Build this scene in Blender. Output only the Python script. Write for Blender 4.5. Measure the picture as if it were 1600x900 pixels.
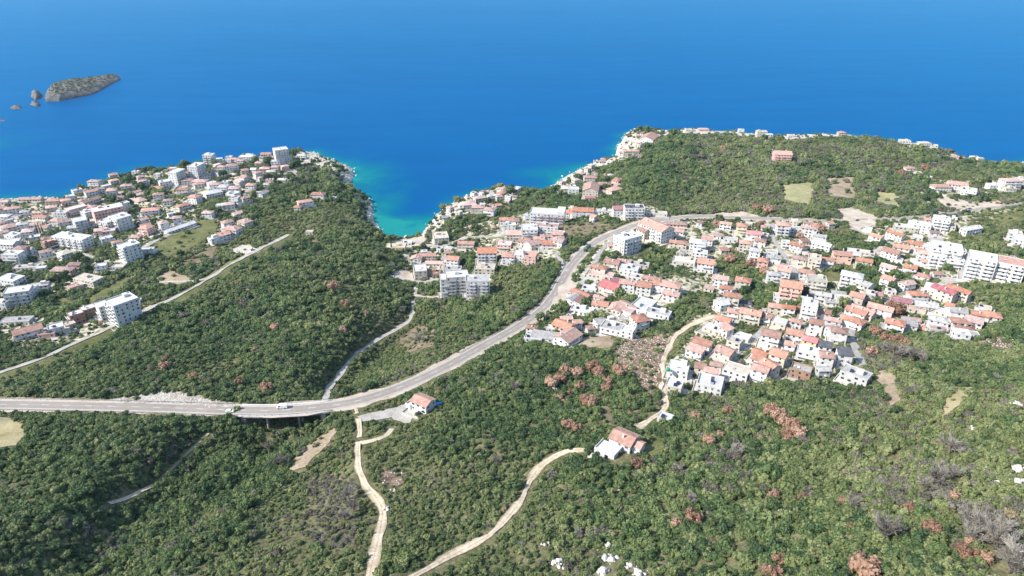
import bpy, bmesh, math, random
import numpy as np
from mathutils import Vector, Matrix
from mathutils.geometry import delaunay_2d_cdt

for _o in list(bpy.data.objects):
    bpy.data.objects.remove(_o)
SC = bpy.context.scene
COL = SC.collection
R = math.radians

# ------------------------------------------------------------------ camera
CAM_H, PITCH, FPX = 300.0, R(27.0), 1081.0       # metres above the sea, tilt down, focal length in photo pixels
cam_data = bpy.data.cameras.new('camera')
cam_data.sensor_width = 36.0
cam_data.lens = 36.0 * FPX / 1600.0
cam_data.clip_start = 1.0
cam_data.clip_end = 60000.0
cam = bpy.data.objects.new('camera', cam_data)
COL.objects.link(cam)
cam.location = (0, 0, CAM_H)
cam.rotation_euler = (math.pi / 2 - PITCH, 0, 0)
SC.camera = cam

# ------------------------------------------------------------------ sky and sun
SUN_EL = R(41.0)
SUN_AZ = math.atan2(-0.34, -0.94)                # direction towards the sun in the ground plane
world = bpy.data.worlds.new('World')
SC.world = world
world.use_nodes = True
wn = world.node_tree
wn.nodes.clear()
w_out = wn.nodes.new('ShaderNodeOutputWorld')
w_bg = wn.nodes.new('ShaderNodeBackground')
w_sky = wn.nodes.new('ShaderNodeTexSky')
w_sky.sky_type = 'NISHITA'
w_sky.sun_disc = False
w_sky.sun_elevation = SUN_EL
w_sky.sun_rotation = math.pi / 2 - SUN_AZ
w_sky.altitude = 0.0
w_sky.air_density = 1.0
w_sky.dust_density = 0.6
w_sky.ozone_density = 2.0
w_bg.inputs['Strength'].default_value = 0.15
wn.links.new(w_sky.outputs[0], w_bg.inputs['Color'])
wn.links.new(w_bg.outputs[0], w_out.inputs['Surface'])

sun_data = bpy.data.lights.new('sun', 'SUN')
sun_data.energy = 4.2
sun_data.angle = R(0.5)
sun_data.color = (1.0, 0.95, 0.87)
sun = bpy.data.objects.new('sun', sun_data)
COL.objects.link(sun)
_sd = Vector((math.cos(SUN_EL) * math.cos(SUN_AZ), math.cos(SUN_EL) * math.sin(SUN_AZ), math.sin(SUN_EL)))
sun.rotation_euler = _sd.to_track_quat('Z', 'Y').to_euler()

vs = SC.view_settings
vs.view_transform = 'Standard'
vs.look = 'None'
vs.exposure = 0.95
vs.gamma = 1.0
vs.use_curve_mapping = False
cy = SC.cycles
cy.max_bounces = 5
cy.diffuse_bounces = 2
cy.glossy_bounces = 2
cy.transmission_bounces = 2
cy.volume_bounces = 0
cy.use_denoising = True
HAZE = 0.00003

# ------------------------------------------------------------------ helpers
SP, CP = math.sin(PITCH), math.cos(PITCH)


def ray(px, py):
    u, v = (px - 800.0) / FPX, (py - 450.0) / FPX
    return np.array([u, CP - v * SP, -SP - v * CP])


def at_elev(px, py, e):
    d = ray(px, py)
    t = (CAM_H - e) / -d[2]
    return np.array([d[0] * t, d[1] * t, e])


def to_pixel(x, y, z):
    """photo pixel of world points (arrays); used only to look up which ground a point lies on"""
    dz = z - CAM_H
    depth = y * CP - dz * SP
    v = -(y * SP + dz * CP) / depth
    return 800.0 + FPX * x / depth, 450.0 + FPX * v


def vnoise(x, y, seed=0):
    xi, yi = np.floor(x).astype(np.int64), np.floor(y).astype(np.int64)
    fx, fy = x - xi, y - yi
    fx, fy = fx * fx * (3 - 2 * fx), fy * fy * (3 - 2 * fy)

    def h(a, b):
        n = (a * 374761393 + b * 668265263 + seed * 974711) & 0x7fffffff
        n = ((n ^ (n >> 13)) * 1274126177) & 0x7fffffff
        return ((n ^ (n >> 16)) & 0xffff) / 65535.0
    return (h(xi, yi) * (1 - fx) + h(xi + 1, yi) * fx) * (1 - fy) + (h(xi, yi + 1) * (1 - fx) + h(xi + 1, yi + 1) * fx) * fy


def fbm(x, y, s, seed=0, octv=4):
    out, a, tot = 0, 1.0, 0
    for k in range(octv):
        out = out + a * vnoise(x / s, y / s, seed + k)
        tot += a
        a *= 0.5
        s *= 0.5
    return out / tot


def in_poly(px, py, poly):
    c = np.zeros(np.shape(px), bool)
    n = len(poly)
    for i in range(n):
        x0, y0 = poly[i][:2]
        x1, y1 = poly[(i + 1) % n][:2]
        if y0 == y1:
            continue
        c ^= ((y0 > py) != (y1 > py)) & (px < (x1 - x0) * (py - y0) / (y1 - y0) + x0)
    return c


def seg_dist(x, y, pts, closed=False):
    """distance to a polyline, plus the third coordinate of the nearest point"""
    best = np.full(np.shape(x), 1e9)
    zz = np.zeros(np.shape(x))
    n = len(pts)
    for i in range(n if closed else n - 1):
        a, b = pts[i], pts[(i + 1) % n]
        dx, dy = b[0] - a[0], b[1] - a[1]
        l2 = dx * dx + dy * dy + 1e-9
        t = np.clip(((x - a[0]) * dx + (y - a[1]) * dy) / l2, 0, 1)
        d = np.hypot(x - a[0] - t * dx, y - a[1] - t * dy)
        m = d < best
        best = np.where(m, d, best)
        if len(a) > 2:
            zz = np.where(m, a[2] + t * (b[2] - a[2]), zz)
    return best, zz


def smooth(a, b, x):
    t = np.clip((x - a) / (b - a), 0, 1)
    return t * t * (3 - 2 * t)


def catmull(pts, step):
    pts = [np.array(p, float) for p in pts]
    P = [2 * pts[0] - pts[1]] + pts + [2 * pts[-1] - pts[-2]]
    out = []
    for i in range(1, len(P) - 2):
        p0, p1, p2, p3 = P[i - 1:i + 3]
        n = max(2, int(np.linalg.norm(p2[:2] - p1[:2]) / step))
        for k in range(n):
            t = k / n
            out.append(0.5 * (2 * p1 + (p2 - p0) * t + (2 * p0 - 5 * p1 + 4 * p2 - p3) * t * t + (3 * p1 - p0 - 3 * p2 + p3) * t ** 3))
    out.append(P[-2])
    return np.array(out)


# ------------------------------------------------------------------ materials
MAT = {}


class NT:
    def __init__(self, name):
        self.m = bpy.data.materials.new(name)
        self.m.use_nodes = True
        self.t = self.m.node_tree
        self.t.nodes.clear()
        self.out = self.n('ShaderNodeOutputMaterial')
        self.b = self.n('ShaderNodeBsdfPrincipled')
        self.l(self.b.outputs[0], self.out.inputs['Surface'])
        MAT[name] = self.m

    def n(self, kind, **kw):
        nd = self.t.nodes.new(kind)
        for k, v in kw.items():
            if k.startswith('i_'):
                nd.inputs[k[2:].replace('_', ' ')].default_value = v
            else:
                setattr(nd, k, v)
        return nd

    def l(self, a, b):
        self.t.links.new(a, b)

    def noise(self, scale, detail=4, vec=None, rough=0.55):
        nd = self.n('ShaderNodeTexNoise')
        nd.inputs['Scale'].default_value = scale
        nd.inputs['Detail'].default_value = detail
        nd.inputs['Roughness'].default_value = rough
        if vec is not None:
            self.l(vec, nd.inputs['Vector'])
        return nd.outputs['Fac']

    def ramp(self, fac, stops):
        nd = self.n('ShaderNodeValToRGB')
        e = nd.color_ramp.elements
        while len(e) < len(stops):
            e.new(0.5)
        for el, (p, c) in zip(e, stops):
            el.position = p
            el.color = (c[0], c[1], c[2], 1)
        self.l(fac, nd.inputs[0])
        return nd.outputs[0]

    def mix(self, fac, a, b, mode='MIX'):
        nd = self.n('ShaderNodeMix', data_type='RGBA', blend_type=mode)
        for s, v in ((0, fac), (6, a), (7, b)):
            if isinstance(v, (int, float)):
                nd.inputs[s].default_value = v
            elif isinstance(v, tuple):
                nd.inputs[s].default_value = (*v[:3], 1)
            else:
                self.l(v, nd.inputs[s])
        return nd.outputs[2]

    def math(self, op, a, b=None):
        nd = self.n('ShaderNodeMath', operation=op)
        for s, v in ((0, a), (1, b)):
            if v is None:
                continue
            if isinstance(v, (int, float)):
                nd.inputs[s].default_value = v
            else:
                self.l(v, nd.inputs[s])
        return nd.outputs[0]

    def pos(self):
        return self.n('ShaderNodeNewGeometry').outputs['Position']

    def attr(self, name):
        return self.n('ShaderNodeAttribute', attribute_name=name).outputs['Fac']

    def info(self):
        return self.n('ShaderNodeObjectInfo')

    def bump(self, h, strength=0.5, dist=0.3):
        nd = self.n('ShaderNodeBump')
        nd.inputs['Strength'].default_value = strength
        nd.inputs['Distance'].default_value = dist
        self.l(h, nd.inputs['Height'])
        self.l(nd.outputs[0], self.b.inputs['Normal'])

    def done(self, col, rough=0.8, spec=0.3):
        if isinstance(col, tuple):
            self.b.inputs['Base Color'].default_value = (*col[:3], 1)
        else:
            self.l(col, self.b.inputs['Base Color'])
        self.b.inputs['Roughness'].default_value = rough
        self.b.inputs['Specular IOR Level'].default_value = spec
        return self.m


def plain(name, col, rough=0.8, var=0.12, scale=0.6, spec=0.3, bump=0.0, rnd=0.0):
    t = NT(name)
    n = t.noise(scale, 5, t.pos())
    lo = tuple(c * (1 - var * 1.4) for c in col)
    hi = tuple(min(c * (1 + var), 0.9) for c in col)
    c = t.ramp(n, [(0.3, lo), (0.7, hi)])
    if rnd:
        r = t.info().outputs['Random']
        g = t.math('ADD', t.math('MULTIPLY', r, 2 * rnd), 1 - rnd)
        hs = t.n('ShaderNodeHueSaturation')
        t.l(g, hs.inputs['Value'])
        t.l(c, hs.inputs['Color'])
        h = t.math('ADD', t.math('MULTIPLY', t.math('FRACT', t.math('MULTIPLY', r, 7.31)), 0.03), 0.485)
        t.l(h, hs.inputs['Hue'])
        c = hs.outputs[0]
    if bump:
        t.bump(t.noise(scale * 6, 3, t.pos()), bump, 0.15)
    return t.done(c, rough, spec)


def roof_mat(name, col):
    """clay tiles: rows of tiles across the slope, weathered patches, each roof a little different"""
    t = NT(name)
    tc = t.n('ShaderNodeTexCoord').outputs['Object']
    wv = t.n('ShaderNodeTexWave', wave_type='BANDS', bands_direction='X')
    wv.inputs['Scale'].default_value = 1.2
    wv.inputs['Distortion'].default_value = 0.4
    t.l(tc, wv.inputs['Vector'])
    n = t.noise(0.45, 6, tc)
    f = t.math('ADD', t.math('MULTIPLY', n, 0.8), t.math('MULTIPLY', wv.outputs['Fac'], 0.14))
    lo = tuple(c * 0.62 for c in col)
    hi = tuple(min(c * 1.22 + 0.03, .9) for c in col)
    c = t.ramp(f, [(0.28, lo), (0.5, col), (0.72, hi)])
    r = t.info().outputs['Random']
    hs = t.n('ShaderNodeHueSaturation')
    t.l(t.math('ADD', t.math('MULTIPLY', r, 0.5), 0.75), hs.inputs['Value'])
    t.l(t.math('ADD', t.math('MULTIPLY', t.math('FRACT', t.math('MULTIPLY', r, 5.7)), 0.35), 0.58), hs.inputs['Saturation'])
    t.l(c, hs.inputs['Color'])
    t.bump(wv.outputs['Fac'], 0.35, 0.12)
    return t.done(hs.outputs[0], 0.85, 0.2)


roof_mat('roof_o', (0.40, 0.165, 0.092))
roof_mat('roof_p', (0.43, 0.235, 0.175))
roof_mat('roof_b', (0.31, 0.16, 0.11))
roof_mat('roof_r', (0.42, 0.10, 0.095))
roof_mat('roof_m', (0.28, 0.075, 0.09))
roof_mat('roof_y', (0.36, 0.345, 0.33))
roof_mat('roof_d', (0.10, 0.10, 0.115))
plain('roof_w', (0.48, 0.47, 0.455), var=0.13, scale=0.35, rnd=0.10)
plain('roof_g', (0.34, 0.33, 0.305), var=0.2, scale=0.35, rnd=0.12)
plain('roof_c', (0.45, 0.40, 0.33), var=0.16, scale=0.35, rnd=0.1)
plain('wall_w', (0.57, 0.56, 0.535), var=0.12, scale=0.3, rnd=0.06)
plain('wall_c', (0.50, 0.455, 0.37), var=0.13, scale=0.3, rnd=0.08)
plain('wall_p', (0.62, 0.40, 0.33), var=0.08, scale=0.3, rnd=0.08)
plain('wall_y', (0.66, 0.55, 0.30), var=0.08, scale=0.3, rnd=0.06)
plain('wall_g', (0.46, 0.45, 0.43), var=0.14, scale=0.4, rnd=0.10)
plain('wall_b', (0.30, 0.19, 0.13), var=0.2, scale=0.5, rnd=0.10)
plain('concrete', (0.40, 0.375, 0.335), var=0.22, scale=0.3, rnd=0.14, bump=0.2)
plain('terrace_light', (0.46, 0.415, 0.355), var=0.22, scale=0.25, rnd=0.16, bump=0.15)
plain('trim', (0.60, 0.59, 0.57), var=0.06)
plain('metal_dark', (0.06, 0.06, 0.065), rough=0.5)
plain('metal_grey', (0.32, 0.33, 0.34), rough=0.45)
plain('wood', (0.19, 0.12, 0.075), var=0.2, scale=2)
plain('bark', (0.16, 0.12, 0.09), var=0.25, scale=3)
plain('car_white', (0.75, 0.75, 0.75), rough=0.25, var=0.02, spec=0.5)
plain('car_dark', (0.035, 0.04, 0.045), rough=0.25, var=0.05, spec=0.5)
plain('car_blue', (0.04, 0.09, 0.25), rough=0.25, var=0.05, spec=0.5)
plain('car_red', (0.35, 0.03, 0.025), rough=0.25, var=0.05, spec=0.5)
plain('car_silver', (0.42, 0.43, 0.44), rough=0.25, var=0.03, spec=0.5)
plain('truck_green', (0.03, 0.07, 0.055), rough=0.4, var=0.1)
plain('tyre', (0.02, 0.02, 0.02), rough=0.9)
plain('tarp_blue', (0.05, 0.30, 0.60), var=0.15, scale=1.5)
plain('tank_green', (0.03, 0.25, 0.12), var=0.05)
NT('glass').done((0.035, 0.045, 0.06), 0.12, 0.5)
NT('glass_b').done((0.09, 0.11, 0.14), 0.15, 0.5)
NT('solar').done((0.02, 0.025, 0.05), 0.15, 0.6)
NT('paint_white').done((0.72, 0.72, 0.70), 0.7, 0.2)

# ------------------------------------------------------------------ the lie of the land
# coast: photo pixels of the waterline, turned into points at sea level
COAST_PX = [(-700, 322), (-300, 318), (0, 311), (60, 308), (100, 309), (113, 303), (128, 297), (138, 293), (160, 284), (178, 276), (215, 268),
            (255, 264), (285, 260), (320, 254), (380, 248), (440, 244), (470, 238), (490, 238), (510, 246), (530, 254), (548, 262), (552, 272),
            (549, 283), (540, 288), (558, 297), (572, 307), (581, 318), (582, 333), (584, 346), (590, 356), (600, 366), (612, 372), (640, 371),
            (660, 366), (666, 354), (676, 345), (686, 333), (700, 322), (715, 313), (735, 305), (762, 299), (790, 296), (812, 294), (820, 301),
            (845, 306), (862, 304), (861, 294), (872, 284), (886, 275), (903, 266), (924, 258), (950, 252), (962, 244), (964, 230), (972, 220),
            (978, 208), (990, 202), (1010, 204), (1050, 207), (1100, 208), (1150, 210), (1185, 218), (1210, 222), (1235, 219), (1270, 214),
            (1310, 214), (1370, 217), (1410, 228), (1450, 238), (1490, 247), (1520, 254), (1560, 256), (1600, 254), (1800, 258), (2300, 275)]
COAST = [at_elev(x, y, 0)[:2] for x, y in COAST_PX]
LAND = COAST + [np.array((1700., 500.)), np.array((1700., -200.)), np.array((-1700., -200.)), np.array((-1700., 500.))]

# heights read off the photo: pixel, metres above the sea
CTRL = [(-300, 640, 64), (0, 632, 62), (200, 633, 62), (440, 640, 62), (620, 605, 60), (780, 525, 52), (870, 465, 47), (920, 390, 43), (960, 365, 42),
        (1010, 345, 43), (1100, 338, 42), (1400, 336, 42), (1560, 320, 42), (1750, 320, 44),
        (560, 650, 62), (560, 760, 78), (570, 880, 92), (660, 630, 61), (700, 750, 80), (750, 880, 95), (850, 600, 67), (900, 880, 98), (970, 690, 79),
        (1040, 620, 71), (1120, 780, 95), (1100, 890, 105), (1300, 850, 113), (1400, 650, 92), (1590, 750, 124), (1590, 890, 135), (1580, 540, 80), (1500, 600, 92),
        (300, 850, 86), (50, 750, 78), (50, 670, 66), (20, 890, 95), (-300, 850, 95), (150, 720, 74), (420, 760, 72), (420, 870, 86),
        (0, 590, 50), (110, 545, 42), (180, 512, 38), (280, 465, 34), (360, 415, 29), (450, 370, 25), (-250, 600, 52),
        (350, 520, 44), (430, 470, 41), (500, 430, 36), (250, 560, 48), (400, 570, 53), (540, 480, 38), (560, 400, 27), (520, 350, 23), (590, 440, 20), (520, 540, 42),
        (545, 320, 16), (450, 310, 18), (400, 350, 22), (440, 255, 13), (500, 252, 7), (300, 290, 15), (300, 340, 20), (200, 330, 13), (100, 340, 10), (200, 395, 21),
        (90, 400, 18), (20, 400, 14), (30, 470, 24), (100, 490, 31), (0, 530, 34), (170, 470, 29), (-250, 400, 18), (-250, 500, 32), (0, 340, 5), (250, 272, 6),
        (600, 525, 27), (560, 560, 34), (645, 460, 17), (640, 410, 8), (625, 385, 3), (700, 450, 20), (750, 470, 32), (700, 520, 38), (640, 580, 48), (780, 440, 32), (700, 395, 11),
        (760, 390, 18), (820, 380, 27), (860, 345, 26), (740, 330, 12), (800, 310, 12), (850, 320, 17), (900, 330, 26), (840, 430, 38), (800, 350, 20),
        (910, 290, 10), (890, 280, 5), (950, 290, 22), (1000, 280, 32), (1050, 240, 28), (1000, 225, 11), (985, 208, 5), (1030, 207, 8), (1100, 207, 16), (1100, 260, 36), (1080, 310, 34),
        (1180, 215, 15), (1200, 250, 30), (1250, 300, 30), (1300, 230, 24), (1300, 215, 14), (1400, 235, 20), (1380, 310, 33), (1450, 270, 27), (1500, 255, 15), (1560, 262, 15), (1500, 300, 36), (1590, 285, 33), (1750, 290, 35), (1750, 262, 12),
        (1000, 450, 49), (930, 520, 55), (1100, 500, 59), (1050, 420, 46), (1150, 400, 46), (1250, 400, 48), (1150, 350, 42), (1250, 350, 42), (1250, 450, 54), (1250, 500, 61), (1250, 575, 71), (1350, 500, 63), (1350, 420, 51),
        (1450, 400, 50), (1500, 350, 45), (1590, 370, 48), (1500, 480, 62), (1450, 500, 65), (1550, 430, 57), (1540, 500, 70), (1400, 560, 75), (1750, 550, 85), (1750, 420, 60), (1800, 800, 135), (800, 1050, 112), (300, 1050, 105), (1300, 1050, 135),
        (1330, 590, 76), (1150, 600, 71), (1200, 700, 84), (1000, 800, 92)]
_cw = np.array([at_elev(*c) for c in CTRL])
_S = 300.0


def _phi(r2):
    return 0.5 * r2 * np.log(r2 + 1e-12)


_P = _cw[:, :2] / _S
_n = len(_P)
_A = np.zeros((_n + 3, _n + 3))
_A[:_n, :_n] = _phi(((_P[:, None] - _P[None]) ** 2).sum(-1)) + np.eye(_n) * 0.004
_A[:_n, _n] = 1
_A[:_n, _n + 1:] = _P
_A[_n:, :_n] = _A[:_n, _n:].T
_w = np.linalg.solve(_A, np.concatenate([_cw[:, 2], [0, 0, 0]]))

GX0, GX1, GY0, GY1, GS = -1320.0, 1320.0, 60.0, 1400.0, 4.0
gx = np.arange(GX0, GX1 + GS / 2, GS)
gy = np.arange(GY0, GY1 + GS / 2, GS)
XX, YY = np.meshgrid(gx, gy)


def tps(x, y):
    out = _w[_n] + _w[_n + 1] * x / _S + _w[_n + 2] * y / _S
    for i in range(_n):
        out = out + _w[i] * _phi((x / _S - _P[i, 0]) ** 2 + (y / _S - _P[i, 1]) ** 2)
    return out


H = np.clip(tps(XX, YY), 1.5, 175)
_inl = in_poly(XX, YY, LAND)
_cd, _ = seg_dist(XX, YY, COAST)
CDIST = np.where(_inl, _cd, -_cd)                 # metres inland (negative: out at sea)
_rug = fbm(XX, YY, 60, 3) - 0.5
_rug2 = fbm(XX, YY, 17, 9) - 0.5
H = H + _rug * 11.0 + _rug2 * 2.4
_edge = smooth(0, 26, CDIST + (fbm(XX, YY, 14, 21) - .5) * 12)
H = np.where(CDIST > 0, np.maximum(H, 1.0) * (0.12 + 0.88 * _edge) + np.clip(CDIST, 0, 4) * 0.35 - 0.2, np.maximum(-12, CDIST * 0.6 - 0.4))


def ground(x, y):
    """height of the ground (bilinear), arrays or scalars"""
    fx = np.clip((np.asarray(x, float) - GX0) / GS, 0, len(gx) - 1.001)
    fy = np.clip((np.asarray(y, float) - GY0) / GS, 0, len(gy) - 1.001)
    i, j = fx.astype(int), fy.astype(int)
    a, b = fx - i, fy - j
    return (H[j, i] * (1 - a) + H[j, i + 1] * a) * (1 - b) + (H[j + 1, i] * (1 - a) + H[j + 1, i + 1] * a) * b


_T = np.concatenate([np.arange(120, 700, 1.5), np.arange(700, 2600, 3.0)])


def hit(px, py, up=0.0):
    """where the line of sight through a photo pixel meets the ground raised by `up` metres"""
    d = ray(px, py)
    x, y, z = d[0] * _T, d[1] * _T, CAM_H + d[2] * _T
    f = z - np.maximum(ground(x, y), 0) - up
    k = np.nonzero(f <= 0)[0]
    if len(k) == 0:
        return at_elev(px, py, up)
    k = k[0]
    if k == 0:
        t = _T[0]
    else:
        t = _T[k - 1] + (_T[k] - _T[k - 1]) * f[k - 1] / (f[k - 1] - f[k])
    return np.array([d[0] * t, d[1] * t, CAM_H + d[2] * t])


def carve(line, half, fall, skip=None):
    """level the ground to a line of (x,y,z)"""
    global H
    d, z = seg_dist(XX, YY, line)
    w = 1 - smooth(half, half + fall, d)
    if skip is not None:
        sd, _ = seg_dist(XX, YY, skip)
        w = w * smooth(6, 14, sd)
    w = np.where(CDIST > 2, w, 0)
    H = H * (1 - w) + (z - 0.05) * w


# the gully under the bridge, running down to the cove
GULLY_PX = [(60, 930), (110, 870), (170, 802), (240, 748), (330, 672), (400, 655), (455, 650), (508, 612), (560, 562), (600, 532), (640, 500), (648, 460), (640, 410)]
GULLY_D = [11, 12, 13, 13, 13, 15, 17, 11, 9, 8, 6, 3, 1]
GULLY = [np.array((*hit(*p)[:2], dd)) for p, dd in zip(GULLY_PX, GULLY_D)]
_d, _dep = seg_dist(XX, YY, catmull(GULLY, 12))
H = H - np.where(CDIST > 15, _dep * np.exp(-(_d / 17.0) ** 2), 0)
# a second, shallower fold in the lower left and one on the forested hill
for _pts, _dp, _wd in (([(150, 930), (230, 850), (290, 800), (370, 740), (430, 690)], 8, 14), ([(880, 900), (990, 780), (1090, 720), (1180, 690)], 3, 14),
                       ([(380, 600), (330, 520), (350, 470)], 4, 20), ([(1300, 760), (1390, 700), (1420, 650)], 4, 16)):
    _l = [hit(*p) for p in _pts]
    _d, _ = seg_dist(XX, YY, _l)
    H = H - _dp * np.exp(-(_d / _wd) ** 2)

# main road, heights given with the pixels
ROAD_PX = [(-330, 640, 64), (-120, 634, 63), (0, 632, 62.4), (120, 634, 62.2), (250, 637, 62), (340, 640, 62), (440, 641, 61.9), (530, 632, 61.5), (585, 619, 60.8),
           (640, 599, 59.5), (700, 571, 57), (760, 538, 53.5), (810, 510, 50.5), (845, 485, 48.5), (866, 461, 47), (880, 436, 45.5), (895, 412, 44.2), (915, 390, 43),
           (940, 373, 42.5), (968, 361, 42.4), (1000, 350, 42.6), (1045, 342, 42.6), (1100, 338, 42.4), (1180, 341, 42), (1290, 345, 42), (1380, 342, 42), (1440, 338, 42), (1500, 332, 42), (1570, 322, 42), (1700, 310, 43)]
ROAD = catmull([at_elev(*p) for p in ROAD_PX], 4.0)
BRIDGE_A, BRIDGE_B = at_elev(372, 641, 62), at_elev(528, 632, 61.5)
_si = [i for i, p in enumerate(ROAD) if BRIDGE_A[0] <= p[0] <= BRIDGE_B[0] and p[1] < 420]
BRIDGE_LINE = ROAD[_si[0]:_si[-1] + 1]
carve(ROAD, 8.5, 13, BRIDGE_LINE[2:-2])

# dirt tracks and lanes: name, width, material, label, pixels
TRACKS = [('dirt_track', 3.5, 'track', [(573, 930), (577, 900), (585, 868), (592, 838), (598, 803), (592, 784), (578, 764), (565, 744), (560, 722), (560, 700), (562, 680), (561, 655), (556, 638)]),
          ('dirt_track', 3.3, 'track', [(600, 925), (652, 898), (692, 876), (742, 850), (777, 826), (810, 787), (834, 744), (858, 718), (888, 705), (925, 704)]),
          ('dirt_track', 3.9, 'track', [(996, 668), (1016, 655), (1038, 640), (1040, 622), (1033, 600), (1033, 572), (1045, 542), (1064, 517), (1098, 500), (1120, 494)]),
          ('gravel_path', 6.4, 'gravel', [(-60, 612), (0, 589), (60, 567), (110, 546), (180, 513), (230, 488), (282, 465), (332, 436), (362, 416), (400, 396), (452, 370)]),
          ('gravel_path', 3.6, 'gravel', [(507, 626), (514, 608), (527, 590), (541, 570), (561, 550), (590, 531), (620, 513), (641, 498), (647, 470), (651, 440)]),
          ('dirt_track', 3.2, 'track', [(563, 692), (580, 688), (600, 680), (613, 670)]),
          ('dirt_track', 5.5, 'gravel', [(562, 655), (580, 650), (605, 646), (632, 640)]),
          ('dirt_track', 3.4, 'track', [(172, 787), (196, 779), (222, 768), (240, 758)]),
          ('grassy_path', 1.8, 'grass_straw', [(240, 758), (266, 735), (300, 703), (332, 671)]),
          ('town_lane', 4.2, 'lane', [(1195, 352), (1214, 382), (1233, 412), (1252, 438), (1273, 468), (1293, 492)]),
          ('town_lane', 4.0, 'lane', [(1120, 494), (1160, 500), (1200, 508), (1228, 514)]),
          ('town_lane', 4.0, 'lane', [(1136, 566), (1158, 545), (1180, 528), (1196, 512)]),
          ('town_lane', 4.5, 'lane', [(1278, 420), (1310, 412), (1350, 398), (1380, 388)]),
          ('town_lane', 4.0, 'lane', [(1334, 508), (1332, 530), (1338, 552), (1352, 572)]),
          ('town_lane', 4.5, 'lane', [(1300, 478), (1345, 474), (1390, 468), (1440, 456), (1475, 444)]),
          ('town_lane', 5.0, 'lane', [(1330, 356), (1370, 372), (1400, 384), (1440, 400)]),
          ('gravel_path', 4.0, 'gravel', [(1435, 294), (1446, 310), (1462, 328), (1474, 334)]),
          ('gravel_path', 3.6, 'gravel', [(650, 462), (680, 465), (706, 463)]),
          ('gravel_path', 3.6, 'gravel', [(1000, 266), (1014, 260), (1032, 258), (1056, 266), (1078, 274)]),
          ('gravel_path', 4.5, 'gravel', [(1197, 217), (1206, 232), (1208, 248)]),
          ('town_lane', 4.2, 'lane', [(868, 394), (876, 408), (884, 424)]),
          ('town_lane', 4.4, 'lane', [(962, 372), (944, 388), (928, 410), (914, 432), (906, 446)]),
          ('gravel_path', 3.0, 'gravel', [(707, 362), (735, 354), (765, 346)]),
          ('town_lane', 4.0, 'lane', [(690, 400), (720, 420), (735, 432), (760, 424)]),
          ('town_lane', 4.0, 'lane', [(616, 432), (646, 440), (668, 440), (690, 436)]),
          ('town_lane', 4.5, 'lane', [(640, 378), (690, 385), (730, 372), (780, 368), (820, 352), (880, 342), (925, 336)]),
          ('town_lane', 4.0, 'lane', [(985, 462), (1020, 462), (1055, 460)]),
          ('town_lane', 4.0, 'lane', [(0, 440), (60, 410), (120, 396), (180, 410), (240, 378), (300, 350)]),
          ('gravel_path', 3.4, 'gravel', [(236, 444), (270, 440), (300, 440), (330, 434)])]
TRACK_LINES = []
for _nm, _wd, _mt, _px in TRACKS:
    _l = catmull([hit(*p) for p in _px], 4.0)
    _z = _l[:, 2].copy()
    for _ in range(6):
        _z[1:-1] = (_z[:-2] + 2 * _z[1:-1] + _z[2:]) / 4
    _l[:, 2] = _z + (2.0 if _wd == 6.4 else 0)
    TRACK_LINES.append(_l)
    carve(_l, _wd / 2 + 1.0, 5, BRIDGE_LINE[2:-2])

# ------------------------------------------------------------------ what covers the ground (regions read off the photo)
TOWN = [[(0, 309), (110, 300), (150, 280), (250, 262), (330, 243), (440, 235), (500, 240), (480, 262), (440, 275), (420, 300), (390, 320), (380, 345), (392, 358), (340, 365), (300, 352), (240, 372), (228, 402), (150, 430), (90, 462), (0, 480)],
        [(150, 480), (200, 455), (240, 480), (215, 505), (100, 540), (0, 545), (0, 500), (100, 490)],
        [(620, 382), (660, 372), (700, 375), (740, 350), (830, 330), (900, 318), (1030, 320), (1045, 335), (930, 340), (885, 350), (875, 400), (830, 410), (775, 400), (768, 440), (700, 460), (640, 440)],
        [(680, 335), (740, 300), (815, 288), (812, 306), (778, 325), (740, 330), (700, 345)],
        [(865, 290), (905, 262), (965, 200), (1035, 198), (1025, 235), (960, 255), (930, 262), (972, 280), (965, 305), (900, 312)],
        [(850, 475), (890, 430), (940, 380), (1000, 338), (1200, 336), (1330, 352), (1400, 340), (1500, 338), (1530, 345), (1480, 365), (1500, 375), (1600, 395), (1600, 430), (1510, 432), (1475, 445), (1520, 465), (1565, 498), (1530, 528), (1400, 512), (1330, 502), (1345, 560), (1365, 592), (1330, 590), (1250, 585), (1190, 600), (1140, 595), (1125, 622), (1045, 618), (1045, 565), (1100, 500), (1000, 510), (900, 545), (820, 530)],
        [(1415, 212), (1500, 235), (1495, 250), (1420, 235)], [(1465, 280), (1530, 280), (1600, 268), (1600, 345), (1500, 340), (1460, 310)],
        [(1155, 196), (1210, 205), (1205, 220), (1155, 212)], [(1545, 238), (1600, 232), (1600, 255), (1550, 255)]]
GREEN_IN_TOWN = [[(1122, 402), (1150, 380), (1175, 395), (1205, 425), (1200, 440), (1160, 440), (1118, 425)], [(1050, 462), (1118, 450), (1118, 490), (1060, 488)],
                 [(1290, 358), (1320, 350), (1385, 380), (1360, 390), (1300, 385)], [(1340, 410), (1385, 405), (1400, 440), (1360, 455)],
                 [(1400, 432), (1455, 415), (1470, 440), (1410, 455)], [(1500, 365), (1590, 380), (1600, 400), (1545, 390)], [(1150, 500), (1195, 502), (1185, 525), (1150, 515)],
                 [(800, 325), (870, 300), (960, 310), (950, 320), (860, 325), (830, 335)], [(870, 360), (960, 338), (970, 350), (920, 375), (890, 385)], [(700, 395), (740, 392), (750, 425), (715, 430)],
                 [(100, 385), (180, 375), (190, 395), (120, 410)], [(300, 310), (360, 300), (370, 320), (320, 330)], [(1000, 380), (1060, 385), (1070, 430), (1010, 420)], [(1170, 440), (1215, 432), (1220, 470), (1185, 478)]]
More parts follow.
